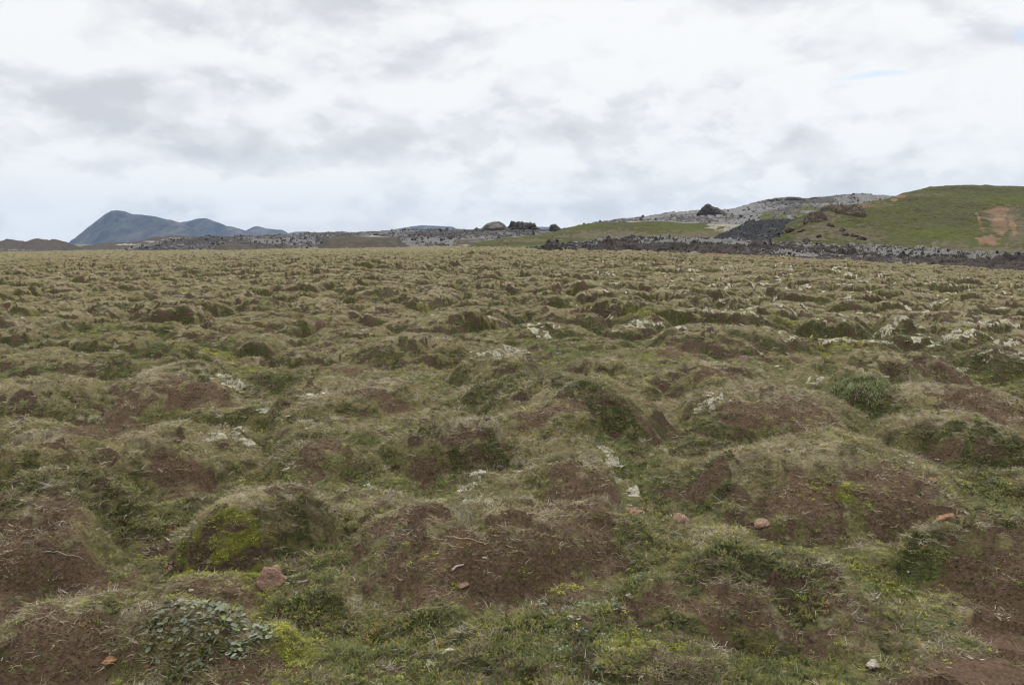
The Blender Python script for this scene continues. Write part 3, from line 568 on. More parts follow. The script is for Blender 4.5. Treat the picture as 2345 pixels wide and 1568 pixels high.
def crag(name, prof, D, depth, rough, m, seed, nc=110, nr=34, base_row=None, on=.35, **props):
    """free-standing rock mass: profile (column, row) at distance D, elliptical plan, closed all round"""
    P = np.array(prof, float)
    if on:
        h = raycast_z(P[:, 0].mean(), P[:, 1].max()-1, None)
        if h is not None: D = h.y+depth*on
    xs = np.linspace(P[0, 0], P[-1, 0], nc); top = np.interp(xs, P[:, 0], P[:, 1]); top = top+fbm(xs*.16, xs*0+seed, seed, 3)*1.6
    br = base_row if base_row else max(P[0, 1], P[-1, 1])
    A = np.array([elev(a, b_) for a, b_ in zip(xs, top)]); E0 = elev(xs[nc//2], br)[1]
    zt = EYE+A[:, 1]*D; zb = EYE+E0*D; V = []
    cx = elev(xs[nc//2], br)[0]*D
    s = np.linspace(-1, 1, nr*2-1)
    for q in s:
        yy = D+q*depth*np.sqrt(np.clip(1-((xs-xs.mean())/(xs.max()-xs.min())*2)**2, .05, 1))
        zz = zb+(zt-zb)*np.clip(1-np.abs(q)**2.2, 0, 1)**.7
        X = A[:, 0]*D; k = rough*(lava_rough(X, yy, depth*.22, seed)+.5*lava_rough(X, yy, depth*.12, seed+7))*np.clip((1-abs(q))*5, 0, 1)
        V.append(np.stack([X+.4*rough*fbm(X*.5, zz*.5, seed, 3)-cx, yy-D+.5*rough*fbm(X*.4+9, zz*.6, seed+3, 3), zz-zb+k-(2 if abs(q) == 1 else 0)], 1))
    V = np.concatenate(V); o = link(name, mesh_np(name, V, grid_faces(2*nr-1, nc)), m, **props); o.location = (cx, D, zb); return o
def z2(L): return [(a, b_) for a, b_, _ in Z2(L, 0)]
def z3(L): return [(a, b_) for a, b_, _ in Z3(L, 0)]
G = 'volcanic cones on the lava field'
crag('volcanic_cone', z2([(925, 308), (950, 296), (975, 270), (1000, 256), (1020, 252), (1050, 250), (1090, 254), (1110, 266), (1125, 280), (1150, 300), (1165, 308)]), 500, 16, 1.0, M_CONE, 3, label='brown and white volcanic cone with a pointed outline beside the flat topped black crag', category='volcanic cone', group=G)
crag('volcanic_crag', z2([(1130, 306), (1142, 288), (1150, 268), (1162, 264), (1168, 249), (1184, 247), (1192, 257), (1215, 249), (1250, 258), (1290, 260), (1330, 264), (1347, 275), (1352, 295), (1370, 307)]), 505, 14, 2.2, M_CRAG_BLACK, 5, label='broad flat topped black crag with a knob at its left end on the skyline', category='crag', group=G)
crag('volcanic_crag', z2([(1432, 316), (1440, 300), (1447, 275), (1465, 270), (1490, 269), (1500, 281), (1512, 290), (1530, 312)]), 505, 8, 1.4, M_CRAG_BLACK, 8, 60, 20, label='small squat crag standing alone right of the broad flat topped crag', category='crag', group=G)
crag('volcanic_crag', z2([(885, 308), (900, 296), (912, 290), (925, 292), (940, 306)]), 490, 4, .5, M_CRAG_BLACK, 9, 40, 16, label='tiny dark knob at the left foot of the brown cone', category='crag', group=G)
crag('spatter_peak', z3([(295, 316), (312, 300), (330, 282), (345, 268), (357, 260), (376, 263), (392, 277), (410, 282), (432, 289), (450, 306), (500, 320), (545, 330)]), 470, 9, .6, M_CRAG_BLACK, 11, on=.85, label='pointed black spatter peak on the lichen grey slope', category='rock peak', group='spatter rocks along the grey slope')
crag('spatter_rock', z3([(745, 240), (765, 232), (782, 230), (790, 222), (800, 232), (830, 236)]), 690, 7, .8, M_CRAG_BLACK, 12, 50, 18, on=.9, label='tiny black rock knob on the grey slope skyline', category='rock', group='spatter rocks along the grey slope')
crag('spatter_rock', z3([(840, 240), (855, 226), (880, 216), (910, 217), (940, 224), (975, 236)]), 660, 8, .8, M_CRAG_BLACK, 13, 60, 18, on=.9, label='low wide black rock just right of the tiny knob on the slope skyline', category='rock', group='spatter rocks along the grey slope')
crag('spatter_rock', z3([(1000, 230), (1020, 221), (1060, 220), (1085, 228)]), 660, 6, .6, M_CRAG_BLACK, 14, 50, 18, on=.9, label='small dark rock strip further up the grey slope toward the green hill', category='rock', group='spatter rocks along the grey slope')
G = 'brown rock outcrops on the green hill'
crag('rock_outcrop', z3([(970, 372), (985, 345), (1005, 322), (1050, 317), (1080, 316), (1095, 328), (1105, 350), (1110, 372)]), 196, 3.2, .8, M_CRAG_BROWN, 21, on=.75, base_row=508, label='lower blocky brown outcrop above the black lava tongue', category='rock outcrop', group=G)
crag('rock_outcrop', z3([(1060, 325), (1075, 298), (1095, 278), (1130, 270), (1180, 268), (1215, 274), (1260, 272), (1300, 268), (1330, 285), (1345, 310)]), 214, 4, .8, M_CRAG_BROWN, 22, on=.75, base_row=493, label='long upper brown outcrop along the left shoulder of the green hill', category='rock outcrop', group=G)

def rock_mesh(name, seed, sub=3, sx=1, sy=1, sz=.7, flat=.35, rough=.22):
    bm = bmesh.new(); bmesh.ops.create_icosphere(bm, subdivisions=sub, radius=1)
    r = random.Random(seed); planes = []
    for _ in range(9):
        n = Vector((r.gauss(0, 1), r.gauss(0, 1), r.gauss(0, 1))).normalized(); planes.append((n, r.uniform(.55, .9)))
    for v in bm.verts:
        c = v.co.copy()
        for n, d in planes:
            k = c.dot(n)-d
            if k > 0: c -= n*k*.9
        x = np.array([c.x*2.2+seed]); y = np.array([c.y*2.2+c.z*1.7])
        c *= 1+rough*float(fbm(x, y, seed, 3)[0]); v.co = Vector((c.x*sx, c.y*sy, c.z*sz))
    me = bpy.data.meshes.new(name); bm.to_mesh(me); bm.free()
    return me
bpy.context.view_layer.update()
M_BOULDER = M_CRAG_BROWN
bl = [((875, 432), 1.3, 'wedge shaped brown boulder at the edge of the black lava tongue'), ((950, 428), 1.2, 'pinkish brown boulder below the lower outcrop'), ((1130, 397), .9, 'pale grey rounded boulder on the grass right of the outcrop'),
      ((1205, 425), .9, 'dark brown boulder in the middle of the hillside rubble'), ((1325, 480), 1.1, 'large tilted slab boulder low in the hillside rubble'), ((1285, 462), .9, 'brown boulder just above the tilted slab'), ((975, 493), .9, 'rounded boulder at the hill foot touching the lava flow'), ((1225, 452), .7, 'small brown boulder left of the tilted slab'), ((1060, 465), .7, 'small low boulder on the grass above the hill foot')]
for k, ((zx, zy), s, lab) in enumerate(bl):
    px, py, _ = Z3([(zx, zy)], 0)[0]; h = raycast_z(px, py+1, None)
    if h is None: continue
    o = link('boulder', rock_mesh('boulder', 50+k, 3, s*1.15, s*.9, s*.8), M_BOULDER, label=lab, category='boulder', group='boulders on the green hillside'); o.location = h+Vector((0, 0, s*.15)); o.rotation_euler = (0, 0, k*1.3)

# ---------------------------------------------------------------- scattering
def protos(n, fn, m):
    L = []
    for i in range(n):
        V, Fq = fn(random.Random(100+i*7)); me = mesh_np('piece', np.array(V), np.array(Fq), False); me.materials.append(m)
        L.append(bpy.data.objects.new('piece', me))
    return L
def scatter(name, P, rot, scl, protos_, label_kind='stuff', **props):
    n = len(P); me = bpy.data.meshes.new(name); me.vertices.add(n); me.vertices.foreach_set('co', np.ascontiguousarray(P, np.float32).ravel())
    a = me.attributes.new('turn', 'FLOAT_VECTOR', 'POINT'); a.data.foreach_set('vector', np.ascontiguousarray(rot, np.float32).ravel())
    if scl.ndim == 1: scl = np.stack([scl]*3, 1)
    a = me.attributes.new('size', 'FLOAT_VECTOR', 'POINT'); a.data.foreach_set('vector', np.ascontiguousarray(scl, np.float32).ravel())
    a = me.attributes.new('which', 'INT', 'POINT'); a.data.foreach_set('value', rng.integers(0, len(protos_), n).astype(np.int32))
    o = bpy.data.objects.new(name, me); COL.objects.link(o); o['kind'] = 'stuff'
    for k, v in props.items(): o[k] = v
    ng = bpy.data.node_groups.new(name, 'GeometryNodeTree')
    ng.interface.new_socket('Geometry', in_out='INPUT', socket_type='NodeSocketGeometry'); ng.interface.new_socket('Geometry', in_out='OUTPUT', socket_type='NodeSocketGeometry')
    N = ng.nodes; L = ng.links; gi = N.new('NodeGroupInput'); go = N.new('NodeGroupOutput'); ip = N.new('GeometryNodeInstanceOnPoints')
    g2 = N.new('GeometryNodeGeometryToInstance')
    for p in reversed(protos_):
        oi = N.new('GeometryNodeObjectInfo'); oi.inputs['Object'].default_value = p; oi.inputs['As Instance'].default_value = True
        L.new(oi.outputs['Geometry'], g2.inputs[0])
    def na(nm, dt):
        q = N.new('GeometryNodeInputNamedAttribute'); q.data_type = dt; q.inputs[0].default_value = nm; return q.outputs['Attribute']
    # each prototype becomes one instance of the pick list
    jn = N.new('GeometryNodeJoinGeometry'); N.remove(g2)
    for p in protos_:
        oi = N.new('GeometryNodeObjectInfo'); oi.inputs['Object'].default_value = p; oi.inputs['As Instance'].default_value = True
        L.new(oi.outputs['Geometry'], jn.inputs[0])
    for q in [q for q in N if q.type == 'OBJECT_INFO' and not q.outputs['Geometry'].is_linked]: N.remove(q)
    L.new(gi.outputs[0], ip.inputs['Points']); L.new(jn.outputs[0], ip.inputs['Instance']); ip.inputs['Pick Instance'].default_value = True
    L.new(na('which', 'INT'), ip.inputs['Instance Index'])
    er = N.new('FunctionNodeEulerToRotation'); L.new(na('turn', 'FLOAT_VECTOR'), er.inputs[0]); L.new(er.outputs[0], ip.inputs['Rotation'])
    L.new(na('size', 'FLOAT_VECTOR'), ip.inputs['Scale']); L.new(ip.outputs[0], go.inputs[0])
    md = o.modifiers.new('scatter', 'NODES'); md.node_group = ng
    return o
def strip(V, Fq, p, d, l, wd, bend, r, segs=3):
    """one grass blade: a bent tapering ribbon"""
    d = Vector(d).normalized(); side = d.cross(Vector((r.gauss(0, 1), r.gauss(0, 1), .2))).normalized(); pt = Vector(p); i0 = len(V)
    for k in range(segs+1):
        wk = wd*(1-(k/segs)**1.6*.88)
        V.append(tuple(pt-side*wk)); V.append(tuple(pt+side*wk))
        pt = pt+d*(l/segs); d = (d+Vector(bend)).normalized()
    for k in range(segs): Fq.append((i0+2*k, i0+2*k+1, i0+2*k+3, i0+2*k+2))
def grass_piece(n, l, wd, spread, flop, curl):
    def fn(r):
        V, Fq = [], []
        for _ in range(n):
            a = r.uniform(0, 6.283); q = r.uniform(0, spread); up = r.uniform(.25, 1)
            strip(V, Fq, (q*math.cos(a), q*math.sin(a), -.004), (math.cos(a)*flop*r.uniform(.3, 1.3), math.sin(a)*flop*r.uniform(.3, 1.3), up), l*r.uniform(.5, 1.2), wd*r.uniform(.6, 1.2),
                  (r.gauss(0, curl), r.gauss(0, curl), -abs(r.gauss(0, curl*1.3))), r)
        return V, Fq
    return fn
def sprig(r):
    V, Fq = [], []
    for _ in range(7):
        a = r.uniform(0, 6.283); q = r.uniform(0, .022); b = Vector((q*math.cos(a), q*math.sin(a), 0)); d = Vector((math.cos(a)*.6*r.random(), math.sin(a)*.6*r.random(), 1)).normalized(); l = r.uniform(.014, .034)
        for k in range(11):
            p = b+d*l*(k/10); t = r.uniform(0, 6.283); o_ = Vector((math.cos(t), math.sin(t), .7)).normalized(); sd_ = o_.cross(Vector((0, 0, 1))).normalized()*.0013
            i = len(V); V += [tuple(p-sd_), tuple(p+sd_), tuple(p+o_*.0055+sd_), tuple(p+o_*.0055-sd_)]; Fq.append((i, i+1, i+2, i+3))
    return V, Fq
def lichen(r):
    V, Fq = [], []
    for _ in range(90):
        v = Vector((r.gauss(0, 1), r.gauss(0, 1), abs(r.gauss(0, .8)))).normalized()*r.uniform(.006, .024); v.z *= .65
        a = Vector((r.gauss(0, 1), r.gauss(0, 1), r.gauss(0, 1))).normalized()*.0030; b = a.cross(Vector((r.gauss(0, 1), r.gauss(0, 1), r.gauss(0, 1)))).normalized()*.0030
        i = len(V); V += [tuple(v-a-b), tuple(v+a-b), tuple(v+a+b), tuple(v-a+b)]; Fq.append((i, i+1, i+2, i+3))
    return V, Fq
def twigs(r):
    V, Fq = [], []
    for _ in range(9):
        a = r.uniform(0, 6.283); strip(V, Fq, (r.gauss(0, .012), r.gauss(0, .012), .002), (math.cos(a), math.sin(a), r.uniform(.1, .9)), r.uniform(.02, .055), .0010, (r.gauss(0, .35), r.gauss(0, .35), r.gauss(0, .2)), r, 4)
    return V, Fq
def leafy(r):
    V, Fq = [], []
    for _ in range(16):
        a = r.uniform(0, 6.283); q = r.uniform(0, .02); l = r.uniform(.006, .012); p = Vector((q*math.cos(a), q*math.sin(a), r.uniform(.003, .02))); d = Vector((math.cos(a), math.sin(a), r.uniform(.1, 1))).normalized(); sd_ = d.cross(Vector((0, 0, 1))).normalized()*l*.42
        i = len(V); V += [tuple(p), tuple(p+d*l*.5+sd_), tuple(p+d*l), tuple(p+d*l*.5-sd_)]; Fq.append((i, i+1, i+2, i+3))
    return V, Fq
def m_rand(stops, rough=.75, spec=.25, patchy=0, trans=0):
    def fn(t, b):
        f = t.new('ShaderNodeObjectInfo').outputs['Random']
        if patchy:
            n = t.noise(pos(t), patchy, 3, .6); f = t.m('ADD', t.m('MULTIPLY', f, .55), t.m('MULTIPLY', t.rng(n, .3, .7, 0, 1, False), .45))
        c = t.ramp(f, stops)
        return t.mix(t.noise(pos(t), 90, 2, .5), tuple(.0 for _ in range(3)), c) if False else c
    return material('ground_plant', fn, rough, spec)
M_GREEN = m_rand([(0, (.055, .064, .015)), (.35, (.100, .108, .028)), (.65, (.165, .155, .055)), (.85, (.28, .24, .115)), (1, (.42, .36, .22))], patchy=2.2)
M_STRAW = m_rand([(0, (.085, .060, .032)), (.3, (.165, .130, .072)), (.6, (.285, .24, .15)), (.82, (.46, .40, .28)), (1, (.66, .60, .47))], patchy=3)
M_CROW = m_rand([(0, (.036, .042, .014)), (.35, (.075, .088, .024)), (.6, (.125, .14, .035)), (.8, (.18, .165, .045)), (.93, (.22, .12, .045)), (1, (.28, .10, .035))], patchy=3)
M_HEATH = m_rand([(0, (.038, .027, .019)), (.4, (.080, .056, .038)), (.7, (.13, .092, .058)), (.9, (.16, .135, .055)), (1, (.28, .23, .17))], patchy=3)
M_MOSS = m_rand([(0, (.12, .13, .018)), (.5, (.21, .225, .028)), (.8, (.30, .29, .045)), (1, (.28, .19, .05))], patchy=5)
M_LICH = m_rand([(0, (.27, .255, .19)), (.5, (.47, .45, .35)), (1, (.64, .62, .52))], .9, .1)
M_TWIG = m_rand([(0, (.14, .12, .10)), (.5, (.32, .285, .25)), (1, (.56, .52, .47))], .9, .1)
M_GLAUC = m_rand([(0, (.09, .125, .085)), (.6, (.17, .205, .15)), (1, (.27, .30, .235))], .7, .2)
P_GREEN = protos(6, grass_piece(15, .055, .0012, .016, .55, .22), M_GREEN)
P_STRAW = protos(6, grass_piece(15, .050, .0011, .020, 1.5, .42), M_STRAW)
P_CROW = protos(5, sprig, M_CROW); P_HEATH = protos(4, sprig, M_HEATH)+protos(3, twigs, M_HEATH)
P_MOSS = protos(4, leafy, M_MOSS); P_LICH = protos(4, lichen, M_LICH); P_TWIG = protos(5, twigs, M_TWIG); P_GLAUC = protos(4, leafy, M_GLAUC)

def sample(n, r0, r1, power, seed):
    """random ground points in the visible wedge; density falls as r^-power"""
    g = np.random.default_rng(seed); r = np.geomspace(r0, r1, 2000); wide = lambda q: 43+25*(1-ss(q, 5, 14)); pdf = wide(r)/43*r*r**-power; n = int(n*1.3); cdf = np.concatenate([[0], np.cumsum((pdf[1:]+pdf[:-1])/2*np.diff(r))]); cdf /= cdf[-1]
    R_ = np.interp(g.random(n), cdf, r); A = g.uniform(-1, 1, n)*np.radians(wide(R_))
    return R_*np.sin(A), R_*np.cos(A), R_, g
def grow(name, n, power, prob, protos_, s0, s1, sgrow=.45, r0=2.3, r1=120, seed=1, flat=.35, lift=0, label='', zs=1.0):
    x, y, r, g = sample(n, r0, r1, power, seed)
    z, Tt, gy, Hh = surf(x, y); c = cover(x, y, Tt, gy, Hh)[:5]; pr = prob(*c, Tt, gy, x, y)*(1-.97*path_mask(x, y))
    k = g.random(len(x)) < pr; x, y, z, r = x[k], y[k], z[k], r[k]; n = len(x)
    s = .92*g.uniform(s0, s1, n)*(np.maximum(r, 3.5)/3.5)**sgrow
    rot = np.stack([g.normal(0, flat*.5, n), g.normal(0, flat*.5, n), g.uniform(0, 6.283, n)], 1)
    print(name, n)
    sc = np.stack([s, s, s*zs*.8*(np.maximum(r, 3.5)/3.5)**-.32], 1)
    return scatter(name, np.stack([x, y, z+lift*s], 1), rot, sc, protos_)
print('plants')
cl = lambda v: np.clip(v, 0, 1)
grow('dry_grass', 330000, 1.75, lambda so, mo, cr, li, gr, T, gy, x, y: cl((1.1*ss(T, .3, .8)+.18)*(1-.72*so)*(1-.6*cr)*(1-.9*mo)*(.25+1.0*ss(fbm(x*3, y*3, 201, 3), -.4, .35))), P_STRAW, .6, 1.25, seed=21)
grow('green_grass', 230000, 1.75, lambda so, mo, cr, li, gr, T, gy, x, y: cl((.10+.75*gr)*(1-.95*so)*(1-.55*cr)*(1-.4*mo)*(.15+1.1*ss(fbm(x*2.4, y*2.4, 202, 3), -.35, .4))), P_GREEN, .6, 1.25, seed=22)
grow('crowberry', 210000, 1.75, lambda so, mo, cr, li, gr, T, gy, x, y: cl(1.1*cr*(1-.85*so)*ss(fbm(x*2.0, y*2.0, 203, 3), -.7, .1)+.03*(1-so)), P_CROW, .65, 1.2, seed=23)
grow('heather', 170000, 1.75, lambda so, mo, cr, li, gr, T, gy, x, y: cl((.85*cr*ss(fbm(x*1.3, y*1.3, 204, 3), 0, .35)+.35*ss(fbm(x*1.9, y*1.9, 205, 3), .1, .5))*(1-.8*so)), P_HEATH, .6, 1.15, seed=24)
grow('moss', 170000, 2.1, lambda so, mo, cr, li, gr, T, gy, x, y: cl(1.5*mo*(1-.5*so)+.07*(1-so)), P_MOSS, .45, .9, seed=25, r1=30)
grow('lichen', 150000, 1.7, lambda so, mo, cr, li, gr, T, gy, x, y: cl(1.0*li*(1-.6*so)*ss(fbm(x*5, y*5, 206, 2), -.45, .15)), P_LICH, .6, 1.2, seed=26, sgrow=.5, zs=.6)
grow('dead_twigs', 60000, 1.75, lambda so, mo, cr, li, gr, T, gy, x, y: cl(.10+.35*ss(fbm(x*1.6, y*1.6, 207, 3), .1, .5)), P_TWIG, .6, 1.4, seed=27)
grow('low_willow_leaves', 6000, 1.8, lambda so, mo, cr, li, gr, T, gy, x, y: cl(ss(fbm(x*1.4, y*1.4, 208, 2), .42, .7)*(1-so)), P_GLAUC, .8, 1.5, seed=28, r1=20)
# crumbs of earth and gravel on the bare soil
P_GRIT = protos(4, lambda r: (lambda me: ([tuple(v.co) for v in me.vertices], [tuple(p.vertices) for p in me.polygons]))(rock_mesh('grit', r.randint(1, 999), 1)), m_rand([(0, (.025, .016, .012)), (.6, (.092, .060, .037)), (.9, (.16, .11, .07)), (1, (.28, .18, .11))], .95, .1))
grow('soil_crumbs', 130000, 1.9, lambda so, mo, cr, li, gr, T, gy, x, y: cl(so*.95+.04), P_GRIT, .0016, .0062, seed=29, r1=16, sgrow=.8, lift=.2)
# broken lava blocks
M_BLOCK = material('lava_block', m_lava(1.4, (.22, .215, .20), .8, dark=(.018, .016, .016), brown=(.058, .048, .043), lo=.60, hi=.70), .95, .2)
def blocks(name, obname, n, s0, s1, m, seed, sel=None):
    ob = bpy.data.objects[obname]; me = ob.data; V = np.empty(len(me.vertices)*3, np.float32); me.vertices.foreach_get('co', V); V = V.reshape(-1, 3)
    g = np.random.default_rng(seed); k = g.integers(0, len(V), n*2); P = V[k]; nn = len(V)
    frac = k/nn; keep = (frac > .02) & (frac < (sel or .93)); P = P[keep][:n]; n = len(P)
    prot = protos(5, lambda r: (lambda q: ([tuple(v.co) for v in q.vertices], [tuple(p.vertices) for p in q.polygons]))(rock_mesh('block', r.randint(1, 999), 2, 1, .75, .75, rough=.3)), m)
    s = s0*(s1/s0)**(g.random(n)**2.2)
    return scatter(name, P+np.stack([g.normal(0, .2, n), g.normal(0, .2, n), s*.15], 1), g.uniform(0, 6.28, (n, 3)), s, prot)
blocks('lava_blocks', 'lava_flow', 2800, .04, .36, M_BLOCK, 61)
blocks('lava_blocks', 'lava_tongue', 900, .1, .35, M_LAVA_DARK, 62)
blocks('lava_blocks', 'lava_field', 2500, .3, 1.3, M_LAVA_FAR, 63)
blocks('lava_blocks', 'lava_slope', 2500, .3, 1.5, M_LAVA_SLOPE, 64)

# ---------------------------------------------------------------- single things on the near ground
def on_ground(o, px, py, dz=0):
    p = hit(px, py); o.location = (p[0], p[1], float(height(p[0:1], p[1:2])[0])+dz); return p
def m_stone(base_c, pale):
    def fn(t, b):
        p = t.new('ShaderNodeTexCoord').outputs['Object']; n = t.noise(p, 30, 5, .65); n2 = t.noise(p, 120, 3, .6); n3 = t.noise(p, 8, 3, .5)
        c = t.mix(t.rng(n, .35, .65), tuple(v*.62 for v in base_c), base_c); c = t.mix(t.rng(n2, .55, .7), c, pale); c = t.mix(t.rng(n3, .5, .7, 0, .5), c, tuple(v*.5 for v in base_c))
        bump(t, b, t.m('ADD', n, n2), .006, .8); return c
    return fn
M_RED = material('reddish_stone', m_stone((.26, .165, .115), (.36, .27, .205)), .92, .2)
M_ORANGE = material('orange_stone', m_stone((.31, .165, .085), (.38, .24, .14)), .92, .2)
M_PALE = material('pale_stone', m_stone((.42, .37, .29), (.55, .50, .42)), .9, .2)
G = 'stones lying in the turf'
stones = [(620, 1342, .082, .06, .085, M_RED, 'large reddish brown rock with a notched top wedged under the mossy bank'),
          (1453, 1180, .075, .06, .055, M_RED, 'reddish stone half hidden in the grass right of the bare mound'),
          (1555, 1193, .062, .05, .04, M_RED, 'pale pinkish stone in the dark shrubs near the middle right'),
          (1742, 1197, .052, .045, .034, M_RED, 'rounded brown stone among the dark shrubs below the right mound'),
          (2165, 1188, .062, .028, .014, M_ORANGE, 'flat bright orange stone on the bare soil of the right mound'),
          (2135, 1098, .034, .026, .016, M_ORANGE, 'small orange stone near the top of the right mound'),
          (1998, 1532, .030, .024, .02, M_PALE, 'pale rounded stone in the grass near the lower right corner'),
          (250, 1513, .030, .026, .014, M_ORANGE, 'orange stone on bare soil in the lower left corner'),
          (338, 1527, .012, .010, .008, M_ORANGE, 'tiny orange pebble just right of the lower left orange stone'),
          (438, 1357, .014, .011, .008, M_PALE, 'tiny pale pebble by the leaves of the willow patch'),
          (1110, 1278, .014, .010, .006, M_PALE, 'small pale pebble on the bare soil of the central mound'),
          (1055, 1338, .036, .03, .010, material('clay', m_stone((.22, .15, .095), (.30, .21, .14)), .95, .1), 'crumbled clod of light brown clay on the central mound')]
for k, (px, py, a, b_, c, m, lab) in enumerate(stones):
    o = link('rock' if a > .05 else 'stone', rock_mesh('stone', 200+k, 4, a, b_, c, rough=.18), m, label=lab, category='rock' if a > .05 else 'stone', group=G); on_ground(o, px, py, c*(.0 if k in (1, 2, 3) else .25)); o.rotation_euler = (0, .1, k*.9)

def mesh_from(name, V, Fq, m, parent=None, smooth=False):
    me = bpy.data.meshes.new(name); me.from_pydata([tuple(v) for v in V], [], [tuple(f) for f in Fq]); me.update()
    if smooth:
        for p in me.polygons: p.use_smooth = True
    o = bpy.data.objects.new(name, me); COL.objects.link(o); me.materials.append(m)
    if parent: o.parent = parent
    return o
def empty(name, loc, **props):
    o = bpy.data.objects.new(name, None); COL.objects.link(o); o.location = loc
    for k, v in props.items(): o[k] = v
    return o
def tube(V, Fq, pts, rad, n=6):
    i0 = len(V)
    for k, p in enumerate(pts):
        p = Vector(p); d = (Vector(pts[min(k+1, len(pts)-1)])-Vector(pts[max(k-1, 0)])).normalized(); u = d.cross(Vector((.3, .2, 1)) if abs(d.z) < .9 else Vector((1, 0, 0))).normalized(); v = d.cross(u)
        r_ = rad*(1-.5*k/max(1, len(pts)-1))
        for j in range(n): a = 6.2832*j/n; V.append(tuple(p+(u*math.cos(a)+v*math.sin(a))*r_))
    for k in range(len(pts)-1):
        for j in range(n): Fq.append((i0+k*n+j, i0+k*n+(j+1) % n, i0+(k+1)*n+(j+1) % n, i0+(k+1)*n+j))
# the round-leaved willow patch on the small left mound
r = random.Random(4); p0 = hit(480, 1435); wil = empty('dwarf_willow', p0, label='low patch of grey green round leaved dwarf willow on the small mound at lower left', category='plant')
M_LEAFA = material('willow_leaf', lambda t, b: t.mix(t.noise(pos(t), 26, 2, .5), (.085, .10, .062), (.235, .255, .175)), .6, .3)
M_LEAFB = material('willow_leaf_fresh', lambda t, b: t.mix(t.noise(pos(t), 26, 2, .5), (.13, .17, .04), (.26, .31, .10)), .6, .3)
M_STEM = material('willow_stem', lambda t, b: t.mix(t.noise(pos(t), 60, 2, .5), (.06, .04, .03), (.16, .11, .08)), .9, .1)
LV, LF, BV, BF, SV, SF = [], [], [], [], [], []
for i in range(430):
    for _ in range(40):
        a = r.uniform(-1, 1); b_ = r.uniform(-1, 1); d2 = a*a+b_*b_
        edge = 1+.35*float(gn(np.array([a*2+5]), np.array([b_*2]), 9)[0])
        if d2 < edge and float(gn(np.array([a*3.4]), np.array([b_*3.4+7]), 12)[0]) > -.62: break
    X_ = a*.255; Y_ = b_*.12; gz = float(height(np.array([p0[0]+X_]), np.array([p0[1]+Y_]))[0])-p0[2]
    hgt = r.uniform(.006, .034)*(1.1-.4*d2); c = Vector((X_, Y_, gz+hgt)); R_ = r.uniform(.006, .0125)
    tilt = Matrix.Rotation(r.uniform(0, 6.28), 3, 'Z') @ Matrix.Rotation(r.uniform(.1, 1.0), 3, 'X'); V, Fq = (BV, BF) if r.random() < .1 else (LV, LF)
    i0 = len(V); n = 9; V.append(tuple(c-tilt @ Vector((0, 0, R_*.22))))
    for j in range(n):
        t_ = 6.2832*j/n; q = Vector((math.cos(t_)*R_*(.92+.08*math.cos(2*t_)), math.sin(t_)*R_*1.08, R_*.10*math.cos(2*t_))); V.append(tuple(c+tilt @ q))
    for j in range(n): Fq.append((i0, i0+1+j, i0+1+(j+1) % n))
    if i % 3 == 0: tube(SV, SF, [(X_+r.gauss(0, .02), Y_+r.gauss(0, .02), gz-.005), (X_+r.gauss(0, .006), Y_, gz+hgt*.5), tuple(c)], .0016, 5)
o = mesh_from('leaves', LV+SV, LF+[tuple(q+len(LV) for q in f) for f in SF], M_LEAFA, wil); o.data.materials.append(M_STEM)
for p in o.data.polygons:
    if p.index >= len(LF): p.material_index = 1
mesh_from('fresh_leaves', BV, BF, M_LEAFB, wil)
# flowers
M_PINK = material('pink_petal', lambda t, b: t.mix(t.noise(pos(t), 200, 2), (.42, .18, .28), (.75, .48, .60)), .7, .2)
M_FADED = material('faded_flower_head', lambda t, b: t.mix(t.noise(pos(t), 200, 2), (.34, .22, .16), (.62, .46, .36)), .8, .1)
M_YEL = material('yellow_petal', lambda t, b: t.mix(t.noise(pos(t), 200, 2), (.55, .38, .02), (.75, .55, .05)), .7, .2)
M_WHITE = material('white_petal', lambda t, b: t.mix(t.noise(pos(t), 200, 2), (.55, .55, .50), (.8, .8, .76)), .7, .2)
M_FSTEM = material('flower_stem', lambda t, b: t.mix(t.noise(pos(t), 60, 2), (.06, .07, .025), (.13, .12, .05)), .8, .1)
def flower(px, py, m, R_, h, lab, grp, seed):
    r = random.Random(seed); p = hit(px, py); t = empty('flower', p, label=lab, category='flower', group=grp)
    V, Fq = [], []; lean = Vector((r.gauss(0, .01), r.gauss(0, .01), 0)); tube(V, Fq, [(0, 0, -.01), tuple(lean*.3+Vector((0, 0, h*.5))), tuple(lean+Vector((0, 0, h)))], .0013, 5); mesh_from('stem', V, Fq, M_FSTEM, t)
    V, Fq = [], []; c = lean+Vector((0, 0, h))
    for _ in range(70):
        d = Vector((r.gauss(0, 1), r.gauss(0, 1), r.gauss(.4, .8))).normalized(); sd_ = d.cross(Vector((r.random(), r.random(), r.random()))).normalized()*R_*.28; e = d.cross(sd_).normalized()*R_*.1
        i = len(V); V += [tuple(c+d*R_*.2), tuple(c+d*R_*.8+sd_), tuple(c+d*R_*1.05+e), tuple(c+d*R_*.8-sd_)]; Fq.append((i, i+1, i+2, i+3))
    mesh_from('flower_head', V, Fq, m, t); return t
